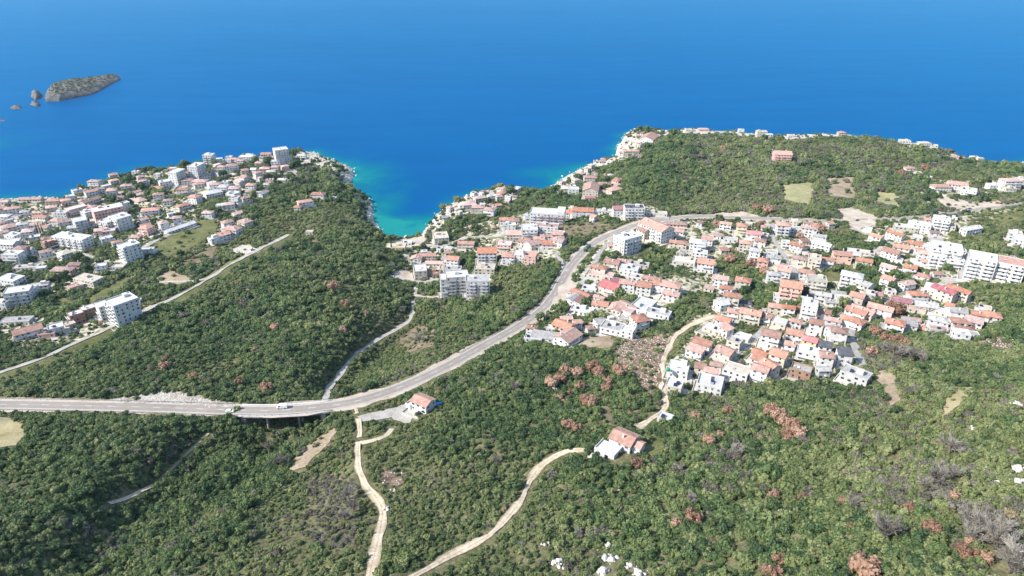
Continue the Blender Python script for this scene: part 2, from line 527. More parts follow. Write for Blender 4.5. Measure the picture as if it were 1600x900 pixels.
# name, material, plant cover left, pixels
FIELDS = [('meadow', 'grass_dry', .0, [(1224, 287), (1250, 284), (1272, 285), (1270, 304), (1266, 321), (1226, 312)]),
          ('meadow', 'soil_tan', .02, [(1290, 276), (1334, 275), (1339, 300), (1338, 311), (1295, 306)]),
          ('meadow', 'grass_dry', .02, [(1367, 297), (1388, 298), (1405, 304), (1408, 325), (1366, 317)]),
          ('dirt_lot', 'soil_pale', .0, [(1306, 325), (1330, 322), (1372, 336), (1368, 352), (1340, 360), (1318, 345)]),
          ('dirt_lot', 'soil_tan', .06, [(1366, 582), (1394, 578), (1402, 592), (1408, 626), (1392, 636), (1380, 612)]),
          ('meadow', 'grass_straw', .0, [(-60, 640), (14, 650), (34, 660), (42, 680), (25, 697), (-60, 706)]),
          ('dirt_lot', 'soil_tan', .03, [(906, 526), (950, 520), (963, 533), (952, 547), (892, 541)]),
          ('stony_field', 'stony', .14, [(960, 545), (985, 526), (1030, 518), (1050, 522), (1034, 560), (1031, 604), (1022, 626), (1006, 612), (990, 590), (964, 566)]),
          ('rock_cutting', 'rock_pale', .05, [(170, 627), (200, 615), (250, 609), (296, 612), (330, 622), (372, 632), (372, 636), (300, 633), (180, 631)]),
          ('bare_slope', 'soil_tan', .10, [(448, 728), (474, 702), (500, 676), (524, 664), (528, 674), (508, 698), (478, 730), (455, 738)]),
          ('stony_field', 'stony', .10, [(592, 738), (606, 729), (630, 740), (632, 756), (614, 766), (596, 758)]),
          ('beach', 'sand', .0, [(606, 374), (640, 371), (662, 366), (668, 374), (655, 384), (618, 386)]),
          ('dirt_lot', 'soil_pale', .0, [(608, 424), (634, 419), (646, 432), (648, 442), (628, 438)]),
          ('meadow', 'grass_green', .06, [(240, 388), (262, 366), (300, 345), (342, 338), (336, 362), (296, 388), (262, 402)]),
          ('meadow', 'grass_green', .08, [(62, 468), (90, 462), (130, 466), (168, 446), (196, 428), (208, 436), (172, 466), (100, 484)]),
          ('dirt_lot', 'soil_tan', .05, [(240, 434), (262, 420), (296, 430), (300, 442), (246, 446)]),
          ('dirt_lot', 'soil_pale', .02, [(364, 390), (386, 380), (412, 384), (404, 396), (378, 402)]),
          ('bare_slope', 'soil_brown', .25, [(618, 532), (650, 506), (680, 510), (676, 540), (640, 552)]),
          ('garden_lawn', 'grass_green', .04, [(992, 678), (1012, 672), (1042, 682), (1040, 700), (1016, 712), (996, 702)]),
          ('bare_slope', 'soil_brown', .12, [(930, 632), (948, 630), (962, 650), (976, 672), (962, 676), (942, 652)]),
          ('dirt_lot', 'gravel', .0, [(604, 644), (634, 628), (650, 648), (640, 662), (612, 656)]),
          ('meadow', 'grass_green', .06, [(1276, 430), (1302, 418), (1342, 412), (1340, 424), (1312, 440), (1282, 440)]),
          ('meadow', 'grass_straw', .1, [(1480, 615), (1520, 600), (1524, 610), (1492, 640), (1468, 660)]),
          ('stony_field', 'stony', .08, [(1520, 530), (1560, 522), (1590, 528), (1588, 545), (1530, 542)]),
          ('dirt_lot', 'soil_pale', .05, [(1464, 305), (1495, 310), (1530, 315), (1560, 312), (1565, 322), (1510, 328), (1470, 322)]),
          ('meadow', 'grass_green', .08, [(1545, 335), (1600, 330), (1600, 345), (1560, 350)]),
          ('dirt_lot', 'soil_pale', .0, [(872, 448), (900, 436), (906, 452), (880, 474), (862, 482)]),
          ('dirt_lot', 'soil_pale', .0, [(1115, 331), (1160, 329), (1190, 334), (1180, 339), (1120, 338)]),
          ('car_park', 'gravel', .0, [(1470, 432), (1515, 426), (1512, 440), (1476, 446)]),
          ('car_park', 'gravel', .0, [(1448, 366), (1472, 366), (1478, 378), (1450, 380)]),
          ('garden_lawn', 'soil_pale', .05, [(1100, 505), (1125, 500), (1140, 512), (1118, 525), (1100, 518)]),
          ('bare_slope', 'soil_brown', .3, [(850, 345), (930, 345), (965, 352), (900, 372), (880, 385)]),
          ('meadow', 'grass_green', .16, [(262, 472), (300, 446), (345, 413), (372, 394), (420, 378), (455, 364), (459, 374), (412, 399), (364, 425), (322, 448), (276, 476)]),
          ('meadow', 'grass_green', .14, [(-20, 588), (60, 559), (120, 533), (186, 503), (192, 515), (122, 551), (62, 576), (-20, 606)]),
          ('bare_slope', 'soil_brown', .15, [(282, 408), (310, 392), (340, 384), (330, 404), (300, 420), (282, 418)]),
          ('bare_slope', 'rock_pale', .2, [(430, 280), (470, 255), (474, 270), (455, 285)])]
STONY = [[(462, 232), (520, 240), (556, 258), (566, 288), (584, 308), (590, 350), (576, 350), (566, 322), (545, 305), (526, 292), (514, 268), (462, 256)],
         [(660, 372), (680, 330), (740, 298), (818, 288), (818, 298), (745, 312), (700, 340), (680, 365)],
         [(862, 300), (905, 258), (965, 245), (978, 198), (1010, 196), (1000, 225), (985, 240), (940, 258), (900, 285), (880, 305)],
         [(1030, 194), (1110, 193), (1110, 204), (1030, 206)], [(1225, 205), (1345, 200), (1345, 212), (1225, 218)], [(1360, 202), (1420, 205), (1418, 220), (1360, 214)]]

# ------------------------------------------------------------------ mesh helpers
def mesh_np(name, V, F, smooth_shade=False):
    me = bpy.data.meshes.new(name)
    V = np.asarray(V, np.float32)
    F = np.asarray(F, np.int32)
    me.vertices.add(len(V))
    me.vertices.foreach_set('co', V.ravel())
    k = F.shape[1]
    me.loops.add(F.size)
    me.loops.foreach_set('vertex_index', F.ravel())
    me.polygons.add(len(F))
    me.polygons.foreach_set('loop_start', np.arange(0, F.size, k, dtype=np.int32))
    me.update(calc_edges=True)
    me.validate()
    if smooth_shade:
        me.polygons.foreach_set('use_smooth', np.ones(len(me.polygons), bool))
    return me


def link(name, me, mat=None, parent=None, kind=None, label=None, cat=None, group=None):
    o = bpy.data.objects.new(name, me)
    COL.objects.link(o)
    if mat is not None and me is not None and len(me.materials) == 0:
        me.materials.append(MAT[mat])
    if parent is not None:
        o.parent = parent
    tag(o, label, cat, group, kind)
    return o


def tag(o, label=None, cat=None, group=None, kind=None):
    for k, v in (('label', label), ('category', cat), ('group', group), ('kind', kind)):
        if v:
            o[k] = v
    return o


def fattr(me, name, vals):
    a = me.attributes.new(name, 'FLOAT', 'POINT')
    a.data.foreach_set('value', np.asarray(vals, np.float32).ravel())


class MB:
    """collects boxes, prisms, tubes into one mesh"""
    def __init__(self):
        self.v, self.f = [], []

    def quad(self, *p):
        n = len(self.v)
        self.v += [tuple(q) for q in p]
        self.f.append(tuple(range(n, n + len(p))))

    def box(self, x0, x1, y0, y1, z0, z1):
        n = len(self.v)
        self.v += [(x0, y0, z0), (x1, y0, z0), (x1, y1, z0), (x0, y1, z0), (x0, y0, z1), (x1, y0, z1), (x1, y1, z1), (x0, y1, z1)]
        self.f += [tuple(n + i for i in q) for q in ((3, 2, 1, 0), (4, 5, 6, 7), (0, 1, 5, 4), (1, 2, 6, 5), (2, 3, 7, 6), (3, 0, 4, 7))]
        return self

    def prism(self, prof, axis, a, b):
        """closed profile [(u,z)...] swept along x ('x': u is y) or y ('y': u is x)"""
        n, m = len(self.v), len(prof)
        for s in (a, b):
            self.v += [((s, u, z) if axis == 'x' else (u, s, z)) for u, z in prof]
        for i in range(m):
            j = (i + 1) % m
            self.f.append((n + i, n + j, n + m + j, n + m + i))
        self.f += [tuple(range(n + m - 1, n - 1, -1)), tuple(range(n + m, n + 2 * m))]
        return self

    def tube(self, p, q, r0, r1, k=6):
        p, q = Vector(p), Vector(q)
        d = (q - p).normalized()
        a = d.orthogonal().normalized()
        b = d.cross(a)
        n = len(self.v)
        for c, r in ((p, r0), (q, r1)):
            for i in range(k):
                t = 2 * math.pi * i / k
                self.v.append(tuple(c + (a * math.cos(t) + b * math.sin(t)) * r))
        for i in range(k):
            j = (i + 1) % k
            self.f.append((n + i, n + j, n + k + j, n + k + i))
        self.f += [tuple(range(n + k - 1, n - 1, -1)), tuple(range(n + k, n + 2 * k))]
        return self

    def mesh(self, name):
        me = bpy.data.meshes.new(name)
        me.from_pydata(self.v, [], self.f)
        bm = bmesh.new()
        bm.from_mesh(me)
        bmesh.ops.recalc_face_normals(bm, faces=bm.faces)
        bm.to_mesh(me)
        bm.free()
        return me

    def build(self, name, mat, parent=None, **kw):
        return link(name, self.mesh(name), mat, parent, **kw)


# ------------------------------------------------------------------ ground materials
def earth(name, stops, scale=0.12, fine=1.3, bump=0.5, extra=None, rough=0.95):
    t = NT(name)
    p = t.pos()
    f = t.math('ADD', t.math('MULTIPLY', t.noise(scale, 5, p), 0.55), t.math('MULTIPLY', t.noise(fine, 4, p), 0.45))
    c = t.ramp(f, stops)
    t.bump(t.noise(fine * 1.5, 4, p), bump, 0.5)
    return t.done(c, rough, 0.1)


t = NT('track')                                   # two pale wheel ruts, a rougher strip between them and at the edges
p = t.pos()
f = t.math('ADD', t.math('MULTIPLY', t.noise(.15, 5, p), .55), t.math('MULTIPLY', t.noise(.9, 4, p), .45))
cc = t.ramp(f, [(.34, (.34, .265, .18)), (.5, (.52, .43, .315)), (.66, (.64, .55, .43))])
rut = t.ramp(t.math('ADD', t.attr('across'), t.math('MULTIPLY', t.math('SUBTRACT', t.noise(.5, 4, p), .5), .5)), [(.06, (.6, .6, .6)), (.2, (0, 0, 0)), (.62, (0, 0, 0)), (.95, (1, 1, 1))])
cc = t.mix(rut, cc, t.ramp(f, [(.36, (.20, .17, .095)), (.62, (.40, .33, .22))]))
t.bump(t.noise(1.3, 4, p), .4, .4)
t.done(cc, .95, .1)
earth('gravel', [(.34, (0.249, 0.226, 0.189)), (.5, (0.377, 0.347, 0.302)), (.66, (0.453, 0.422, 0.377))], .2, 1.1, .3)
earth('lane', [(.34, (0.226, 0.212, 0.196)), (.5, (0.332, 0.316, 0.294)), (.66, (0.392, 0.377, 0.347))], .2, .8, .1)
earth('soil_pale', [(.34, (0.316, 0.249, 0.181)), (.5, (0.438, 0.370, 0.294)), (.68, (0.498, 0.445, 0.377))], .12, 0.8, .4)
earth('soil_tan', [(.34, (0.189, 0.144, 0.083)), (.5, (0.302, 0.234, 0.158)), (.66, (0.392, 0.325, 0.249))], .1, 0.7, .5)
earth('soil_brown', [(.34, (0.108, 0.083, 0.050)), (.5, (0.182, 0.141, 0.091)), (.66, (0.248, 0.199, 0.141))], .12, 0.9, .5)
earth('grass_dry', [(.34, (0.202, 0.193, 0.092)), (.5, (0.285, 0.267, 0.138)), (.66, (0.350, 0.322, 0.193))], .1, 0.9, .4)
earth('grass_straw', [(.34, (0.199, 0.166, 0.075)), (.5, (0.315, 0.265, 0.141)), (.66, (0.389, 0.339, 0.207))], .1, 0.9, .4)
earth('grass_green', [(.34, (0.058, 0.071, 0.025)), (.5, (0.124, 0.129, 0.050)), (.66, (0.199, 0.182, 0.091))], .1, 0.7, .4)
earth('stony', [(.36, (0.080, 0.051, 0.034)), (.5, (0.167, 0.117, 0.080)), (.6, (0.242, 0.177, 0.129)), (.72, (0.345, 0.266, 0.197))], .2, 0.7, .8)
earth('rock_pale', [(.32, (0.151, 0.128, 0.098)), (.46, (0.316, 0.279, 0.234)), (.6, (0.438, 0.408, 0.362)), (.75, (0.513, 0.490, 0.453))], .14, 0.5, 1.0)
earth('sand', [(.3, (0.377, 0.325, 0.241)), (.7, (0.483, 0.430, 0.339))], .2, 2.0, .2)
t = NT('asphalt')                                 # sun-bleached, patched, darker where the wheels run
p = t.pos()
f = t.math('ADD', t.math('MULTIPLY', t.noise(.06, 5, p), .5), t.math('MULTIPLY', t.noise(.45, 5, p), .5))
cc = t.ramp(f, [(.3, (0.226, 0.211, 0.191)), (.5, (0.281, 0.261, 0.238)), (.7, (0.328, 0.308, 0.281))])
lane = t.ramp(t.math('ADD', t.attr('across'), t.math('MULTIPLY', t.math('SUBTRACT', t.noise(.2, 3, p), .5), .15)), [(.08, (.15, .15, .15)), (.3, (1, 1, 1)), (.62, (1, 1, 1)), (.85, (0, 0, 0))])
cc = t.mix(lane, cc, (.91, .90, .90), 'MULTIPLY')
cc = t.mix(1.0, cc, (1.0, .955, .89), 'MULTIPLY')
t.done(cc, .85, .2)

t = NT('ground')
p = t.pos()
n1, n2, n3 = t.noise(.05, 5, p), t.noise(.5, 5, p), t.noise(.16, 4, p)
floor = t.ramp(t.math('ADD', t.math('MULTIPLY', n1, .4), t.math('MULTIPLY', n2, .6)), [(.35, (.060, .066, .030)), (.5, (.125, .12, .058)), (.64, (.21, .19, .11)), (.74, (.33, .29, .21))])
urb = t.ramp(t.math('ADD', t.math('MULTIPLY', n3, .65), t.math('MULTIPLY', n2, .35)), [(.38, (.09, .10, .045)), (.46, (.20, .19, .10)), (.52, (.42, .37, .29)), (.62, (.55, .50, .43))])
rock = t.ramp(t.math('ADD', t.math('MULTIPLY', n3, .4), t.math('MULTIPLY', n2, .6)), [(.36, (.17, .14, .11)), (.48, (.40, .36, .30)), (.62, (.60, .56, .50))])
au = t.math('ADD', t.attr('urban'), t.math('MULTIPLY', t.math('SUBTRACT', n3, .5), .5))
ar = t.math('ADD', t.attr('rock'), t.math('MULTIPLY', t.math('SUBTRACT', n3, .5), .9))
st = t.n('ShaderNodeMapRange', interpolation_type='SMOOTHSTEP')
st.inputs[1].default_value, st.inputs[2].default_value = .35, .65
t.l(au, st.inputs[0])
st2 = t.n('ShaderNodeMapRange', interpolation_type='SMOOTHSTEP')
st2.inputs[1].default_value, st2.inputs[2].default_value = .4, .6
t.l(ar, st2.inputs[0])
c = t.mix(st2.outputs[0], t.mix(st.outputs[0], floor, urb), rock)
t.bump(t.noise(.6, 6, p), .9, .8)
t.done(c, .95, .1)

# ------------------------------------------------------------------ terrain
GPX, GPY = to_pixel(XX, YY, H)


def in_any(px, py, polys):
    m = np.zeros(np.shape(px), bool)
    for q in polys:
        m |= in_poly(px, py, q)
    return m


URB = in_any(GPX, GPY, TOWN) & ~in_any(GPX, GPY, GREEN_IN_TOWN)
STN = in_any(GPX, GPY, STONY)
keep = CDIST > -22
idx = -np.ones(XX.shape, int)
idx[keep] = np.arange(keep.sum())
q = np.stack([idx[:-1, :-1], idx[:-1, 1:], idx[1:, 1:], idx[1:, :-1]], -1).reshape(-1, 4)
q = q[(q >= 0).all(1)]
me = mesh_np('ground', np.stack([XX[keep], YY[keep], H[keep]], -1), q, True)
fattr(me, 'urban', URB[keep].astype(float))
_slope = np.hypot(*np.gradient(H, GS))
fattr(me, 'rock', np.clip(np.maximum((STN | ((GPY < 214) & (CDIST < 75) & (GPX > 1025)) | ((GPY < np.interp(GPX, [1340, 1400, 1500, 1600], [212, 225, 249, 258])) & (CDIST < 75) & (GPX > 1340))) * 1.0, np.maximum(1 - CDIST / 13.0, (_slope - 1.0) * 2.2)), 0, 1)[keep])
link('ground', me, 'ground', kind='structure')


# ------------------------------------------------------------------ roads and tracks
def ribbon_mesh(name, line, half, lift, wob=0.0, seed=0, flat=True, off=0.0):
    line = np.asarray(line)
    t = np.gradient(line[:, :2], axis=0)
    t /= np.linalg.norm(t, axis=1, keepdims=True) + 1e-9
    nrm = np.stack([-t[:, 1], t[:, 0]], -1)
    s = np.arange(len(line)) * 1.0
    V, F = [], []
    offs = (-1, -0.62, -0.3, 0, 0.3, 0.62, 1)
    for k, o in enumerate(offs):
        w = half * o
        if abs(o) == 1 and wob:
            w = w * (1 + wob * 2 * (vnoise(s * .45, s * 0 + seed * 7 + k, seed) - .5))
        xy = line[:, :2] + nrm * np.reshape(w + off, (-1, 1))
        z = line[:, 2] + lift if flat else np.maximum(ground(xy[:, 0], xy[:, 1]), line[:, 2] - .4) + lift
        V.append(np.column_stack([xy, z]))
    n = len(line)
    V = np.concatenate(V)
    for k in range(len(offs) - 1):
        a = np.arange(n - 1) + k * n
        F.append(np.stack([a + n, a + n + 1, a + 1, a], -1))
    me = mesh_np(name, V, np.concatenate(F), True)
    fattr(me, 'across', np.repeat(np.abs(offs), n))
    return me


link('road_verge', ribbon_mesh('road_verge', ROAD, 6.2, 0.10, .25, 5), 'soil_pale', kind='structure')
link('main_road', ribbon_mesh('main_road', ROAD, 4.0, 0.16), 'asphalt', kind='structure')
for sgn in (-1, 1):
    link('road_edge_line', ribbon_mesh('road_edge_line', ROAD, 0.09, 0.172, off=sgn * 3.5), 'paint_white', kind='structure')
_k = 0
while _k < len(ROAD) - 3:
    link('road_dash', ribbon_mesh('road_dash', ROAD[_k:_k + 2], 0.08, 0.172), 'paint_white', kind='structure')
    _k += 3
for i, ((nm, wd, mt, px), ln) in enumerate(zip(TRACKS, TRACK_LINES)):
    link(nm, ribbon_mesh(nm, ln, 1.8 if wd == 6.4 else wd / 2, (0.62 if wd == 6.4 else 0.14) + 0.006 * i, .6, i, flat=True), mt, kind='structure')


def drape(name, poly_px, mat, lift, seed):
    P = [hit(*p)[:2] for p in poly_px]
    B = []
    for i in range(len(P)):
        a, b = P[i], P[(i + 1) % len(P)]
        n = max(1, int(np.linalg.norm(b - a) / 3))
        for k in range(n):
            B.append(a + (b - a) * k / n)
    B = np.array(B)
    ctr = B.mean(0)
    B = B + (np.stack([fbm(B[:, 0], B[:, 1], 9, seed), fbm(B[:, 0], B[:, 1], 9, seed + 40)], -1) - .5) * 5.0
    x0, y0 = B.min(0)
    x1, y1 = B.max(0)
    ix, iy = np.meshgrid(np.arange(x0, x1, 3.0), np.arange(y0, y1, 3.0))
    ix, iy = ix.ravel(), iy.ravel()
    m = in_poly(ix, iy, B)
    d, _ = seg_dist(ix, iy, B, True)
    m &= d > 1.2
    allp = np.concatenate([B, np.stack([ix[m], iy[m]], -1)])
    nb = len(B)
    vo, eo, fo, *_ = delaunay_2d_cdt([Vector(p) for p in allp], [(i, (i + 1) % nb) for i in range(nb)], [], 1, 1e-4)
    xs, ys = np.array([v[0] for v in vo]), np.array([v[1] for v in vo])
    z = ground(xs, ys) + lift + 0.25 * fbm(xs, ys, 5, seed)
    me = bpy.data.meshes.new(name)
    me.from_pydata(list(zip(xs, ys, z)), [], [tuple(f) for f in fo])
    bm = bmesh.new()
    bm.from_mesh(me)
    bmesh.ops.recalc_face_normals(bm, faces=bm.faces)
    if sum(f.normal.z for f in bm.faces) < 0:
        bmesh.ops.reverse_faces(bm, faces=bm.faces)
    for f in bm.faces:
        f.smooth = True
    bm.to_mesh(me)
    bm.free()
    return link(name, me, mat, kind='structure')


for i, (nm, mt, _c, px) in enumerate(FIELDS):
    drape(nm, px, mt, 0.10 + 0.002 * i, i)

# ------------------------------------------------------------------ sea
def _axis(lo, a, b, hi, step):
    mid = np.arange(a, b + step / 2, step)
    out = [mid]
    l, s = [], step
    x = a
    while x > lo:
        s *= 1.35
        x -= s
        l.append(max(x, lo))
    out.insert(0, np.array(l[::-1]))
    r, s, x = [], step, b
    while x < hi:
        s *= 1.35
        x += s
        r.append(min(x, hi))
    out.append(np.array(r))
    return np.concatenate(out)


sx, sy = _axis(-14000, -1150, 1150, 14000, 7.0), _axis(450, 600, 1750, 26000, 7.0)
SX, SY = np.meshgrid(sx, sy)
ns = np.arange(SX.size).reshape(SX.shape)
q = np.stack([ns[:-1, :-1], ns[:-1, 1:], ns[1:, 1:], ns[1:, :-1]], -1).reshape(-1, 4)
me = mesh_np('sea', np.stack([SX.ravel(), SY.ravel(), np.zeros(SX.size)], -1), q, True)
d, _ = seg_dist(SX, SY, COAST)
d = np.where(in_poly(SX, SY, LAND), 0, d)
_wv = fbm(SX, SY, 70, 31)
sh = 0.74 * np.exp(-d / (7 + 30 * np.clip(_wv * 1.6 - .35, 0, 1)))


def blob(px, py, rx, ry, amp):
    c = at_elev(px, py, 0)
    return amp * np.exp(-((SX - c[0]) / rx) ** 2 - ((SY - c[1]) / ry) ** 2)


sh = sh + blob(622, 350, 34, 42, .70) + blob(612, 362, 50, 26, .35) + blob(840, 278, 45, 60, .40) + blob(572, 275, 42, 90, .42) + blob(608, 305, 34, 70, .34) + blob(700, 285, 80, 50, .18)
sh = sh + blob(6, 220, 60, 80, .40) + blob(15, 245, 60, 60, .12) - blob(655, 335, 40, 38, .30) - blob(690, 300, 45, 30, .15)
isl_c = at_elev(115, 150, 0)
fattr(me, 'shallow', np.clip(sh * (0.24 + 1.15 * fbm(SX, SY, 34, 77)), 0, 1))
link('sea', me, None, kind='structure')
t = NT('water')
p = t.pos()
s = t.math('ADD', t.attr('shallow'), t.math('MULTIPLY', t.math('SUBTRACT', t.noise(.04, 6, p, .65), .5), t.math('ADD', t.math('MULTIPLY', t.attr('shallow'), 1.1), .06)))
mp = t.n('ShaderNodeMapping')
mp.inputs['Scale'].default_value = (.35, 1.6, 1)
t.l(p, mp.inputs['Vector'])
big = t.noise(.0016, 4, mp.outputs[0])
stk = t.n('ShaderNodeMapRange')
stk.inputs[1].default_value, stk.inputs[2].default_value, stk.inputs[3].default_value, stk.inputs[4].default_value = .3, .7, -.35, .35
t.l(t.noise(.012, 6, mp.outputs[0], .65), stk.inputs[0])
big = t.math('ADD', big, stk.outputs[0])
deep = t.mix(big, (.000, .059, .178), (.000, .076, .220))
c = t.ramp(s, [(.04, (0, .058, .20)), (.30, (0, .085, .185)), (.60, (.001, .125, .165)), (.92, (.010, .19, .18))])
f = t.n('ShaderNodeMapRange')
f.inputs[1].default_value, f.inputs[2].default_value = .03, .24
t.l(s, f.inputs[0])
col = t.mix(f.outputs[0], deep, c)
w1 = t.noise(.5, 4, mp.outputs[0])
w2 = t.noise(.07, 3, mp.outputs[0])
t.t.nodes.remove(t.b)
df = t.n('ShaderNodeBsdfDiffuse')
t.l(col, df.inputs['Color'])
gl = t.n('ShaderNodeBsdfGlossy')
gl.inputs['Roughness'].default_value = .2
gl.inputs['Color'].default_value = (.14, .72, 1, 1)
fr = t.n('ShaderNodeFresnel')
fr.inputs['IOR'].default_value = 1.33
mx = t.n('ShaderNodeMixShader')
t.l(t.math('MULTIPLY', fr.outputs[0], .30), mx.inputs[0])
t.l(df.outputs[0], mx.inputs[1])
t.l(gl.outputs[0], mx.inputs[2])
t.l(mx.outputs[0], t.out.inputs['Surface'])
bp = t.n('ShaderNodeBump')
bp.inputs['Strength'].default_value = .3
bp.inputs['Distance'].default_value = .8
t.l(t.math('ADD', w1, t.math('MULTIPLY', w2, 2.2)), bp.inputs['Height'])
for nd_ in (df, gl, fr):
    t.l(bp.outputs[0], nd_.inputs['Normal'])
me.materials.append(MAT['water'])

# ------------------------------------------------------------------ island and skerries
earth('island_rock', [(.32, (.045, .045, .04)), (.48, (.10, .098, .088)), (.62, (.19, .18, .165)), (.75, (.36, .345, .32))], .08, 0.3, 1.0)


def islet(name, outline_px, height, tilt, step, label, seed):
    P = np.array([at_elev(x, y, 0)[:2] for x, y in outline_px])
    x0, y0 = P.min(0) - 6
    x1, y1 = P.max(0) + 6
    X, Y = np.meshgrid(np.arange(x0, x1, step), np.arange(y0, y1, step))
    ins = in_poly(X, Y, P)
    d, _ = seg_dist(X, Y, P, True)
    d = np.where(ins, d, -d) + (fbm(X, Y, 12, seed) - .5) * 5
    u = (X - x0) / (x1 - x0)
    v = (Y - y0) / (y1 - y0)
    top = height * (tilt[0] + (tilt[1] - tilt[0]) * u)
    rise = np.clip(d, 0, None)
    Z = np.where(d > 0, top * (1 - np.exp(-rise / (6 + 12 * v))) * (0.75 + .5 * fbm(X, Y, 25, seed + 3)) + (fbm(X, Y, 8, seed + 5) - .4) * 2.2, -2 + d * .5)
    n = np.arange(X.size).reshape(X.shape)
    q = np.stack([n[:-1, :-1], n[:-1, 1:], n[1:, 1:], n[1:, :-1]], -1).reshape(-1, 4)
    zz = Z.ravel()
    q = q[(zz[q] > -3).any(1)]
    me = mesh_np(name, np.stack([X.ravel(), Y.ravel(), Z.ravel()], -1), q, False)
    o = link(name, me, 'island_rock', label=label, cat='island')
    return o, (X, Y, Z, d)


ISLE, ISLE_G = islet('rocky_island', [(72, 159), (70, 148), (78, 139), (105, 132), (140, 127), (172, 121), (186, 119), (190, 124), (176, 131), (160, 140), (145, 148), (120, 153), (95, 158)],
                     18, (1.1, .5), 2.6, 'large scrub-covered wedge of an island out in the blue bay', 5)
islet('sea_stack', [(48, 152), (50, 143), (60, 142), (66, 148), (64, 154), (55, 156)], 13, (.9, 1.1), 1.6, 'pale steep rock stack just left of the large island', 8)
islet('skerry', [(48, 164), (50, 159), (56, 158), (62, 161), (63, 166), (55, 167)], 9, (1, 1), 1.4, 'small dark double skerry in front of the pale rock stack', 11)
islet('skerry', [(16, 169), (20, 165), (28, 164), (35, 167), (33, 170), (22, 171)], 6, (1, 1), 1.4, 'low dark skerry left of the island, second from the left edge', 14)
islet('skerry', [(-4, 189), (0, 187), (8, 187), (11, 189), (4, 190)], 3, (1, 1), 1.4, 'tiny flat skerry touching the left edge of the sea', 17)

# ------------------------------------------------------------------ bridge
BR = bpy.data.objects.new('road_bridge', None)
COL.objects.link(BR)
_bl = BRIDGE_LINE
_mid = _bl[len(_bl) // 2]
BR.location = (_mid[0], _mid[1], float(ground(_mid[0], _mid[1])))
tag(BR, 'grey concrete road bridge on slim piers over the wooded gully', 'bridge')
_org = np.array(BR.location)


def strip_solid(name, line, o0, o1, z0, z1, mat):
    line = np.asarray(line)
    t = np.gradient(line[:, :2], axis=0)
    t /= np.linalg.norm(t, axis=1, keepdims=True)
    nr = np.stack([-t[:, 1], t[:, 0]], -1)
    V, F, n = [], [], len(line)
    for o, z in ((o0, z0), (o1, z0), (o1, z1), (o0, z1)):
        V.append(np.column_stack([line[:, :2] + nr * o, line[:, 2] + z]) - _org)
    for k in range(4):
        a = np.arange(n - 1) + k * n
        b = np.arange(n - 1) + ((k + 1) % 4) * n
        F.append(np.stack([a, a + 1, b + 1, b], -1))
    F.append(np.array([[0, n, 2 * n, 3 * n], [4 * n - 1, 3 * n - 1, 2 * n - 1, n - 1]]))
    return link(name, mesh_np(name, np.concatenate(V), np.concatenate(F)), mat, BR)


strip_solid('deck', _bl, -5.6, 5.6, -1.3, 0.08, 'concrete')
for s in (-1, 1):
    strip_solid('kerb', _bl, min(s * 4.75, s * 5.55), max(s * 4.75, s * 5.55), 0.085, 0.32, 'trim')
    strip_solid('handrail', _bl, min(s * 5.3, s * 5.42), max(s * 5.3, s * 5.42), 1.2, 1.3, 'metal_dark')
    strip_solid('handrail', _bl, min(s * 5.33, s * 5.39), max(s * 5.33, s * 5.39), 0.74, 0.8, 'metal_dark')
    mb = MB()
    for k in range(0, len(_bl)):
        p = _bl[k]
        tt = _bl[min(k + 1, len(_bl) - 1)] - _bl[max(k - 1, 0)]
        tt = tt / np.linalg.norm(tt[:2])
        x, y = p[0] - tt[1] * 5.36 * s - _org[0], p[1] + tt[0] * 5.36 * s - _org[1]
        mb.box(x - .05, x + .05, y - .05, y + .05, p[2] + .3 - _org[2], p[2] + 1.25 - _org[2])
    mb.build('rail_post', 'metal_dark', BR, kind='stuff')
for fr in (0.36, 0.70):
    p = _bl[int(fr * (len(_bl) - 1))]
    zb = float(ground(p[0], p[1])) - 3
    mb = MB()
    for s in (-2.9, 2.9):
        mb.tube((p[0] - _org[0], p[1] + s - _org[1], zb - _org[2]), (p[0] - _org[0], p[1] + s - _org[1], p[2] - 1.9 - _org[2]), .65, .65, 12)
    mb.build('pier', 'concrete', BR)
    MB().box(p[0] - .9 - _org[0], p[0] + .9 - _org[0], p[1] - 4.4 - _org[1], p[1] + 4.4 - _org[1], p[2] - 2.1 - _org[2], p[2] - 1.28 - _org[2]).build('pier_cap', 'concrete', BR)
for p in (_bl[1], _bl[-2]):
    MB().box(p[0] - 1.2 - _org[0], p[0] + 1.2 - _org[0], p[1] - 5.4 - _org[1], p[1] + 5.4 - _org[1], p[2] - 9 - _org[2], p[2] - 1.25 - _org[2]).build('abutment', 'concrete', BR)


# crash barrier along the open side of the road, left of the bridge
def guard_rail(i0, i1, off, label):
    ln = ROAD[i0:i1]
    root = bpy.data.objects.new('guard_rail', None)
    COL.objects.link(root)
    root.location = tuple(ln[len(ln) // 2])
    tag(root, label, 'guard rail', 'crash barriers along the main road')
    global _org, BR
    so, sb = _org, BR
    _org, BR = np.array(root.location), root
    strip_solid('rail', ln, off - .06, off + .06, .5, .82, 'metal_grey')
    mb = MB()
    for k in range(len(ln) - 1):
        tt = ln[k + 1] - ln[k]
        tt = tt / np.linalg.norm(tt[:2])
        x, y, z = ln[k][0] - tt[1] * off - _org[0], ln[k][1] + tt[0] * off - _org[1], ln[k][2] - _org[2]
        mb.box(x - .06, x + .06, y - .22, y - .08, z - .4, z + .75)
    mb.build('post', 'metal_grey', root, kind='stuff')
    _org, BR = so, sb


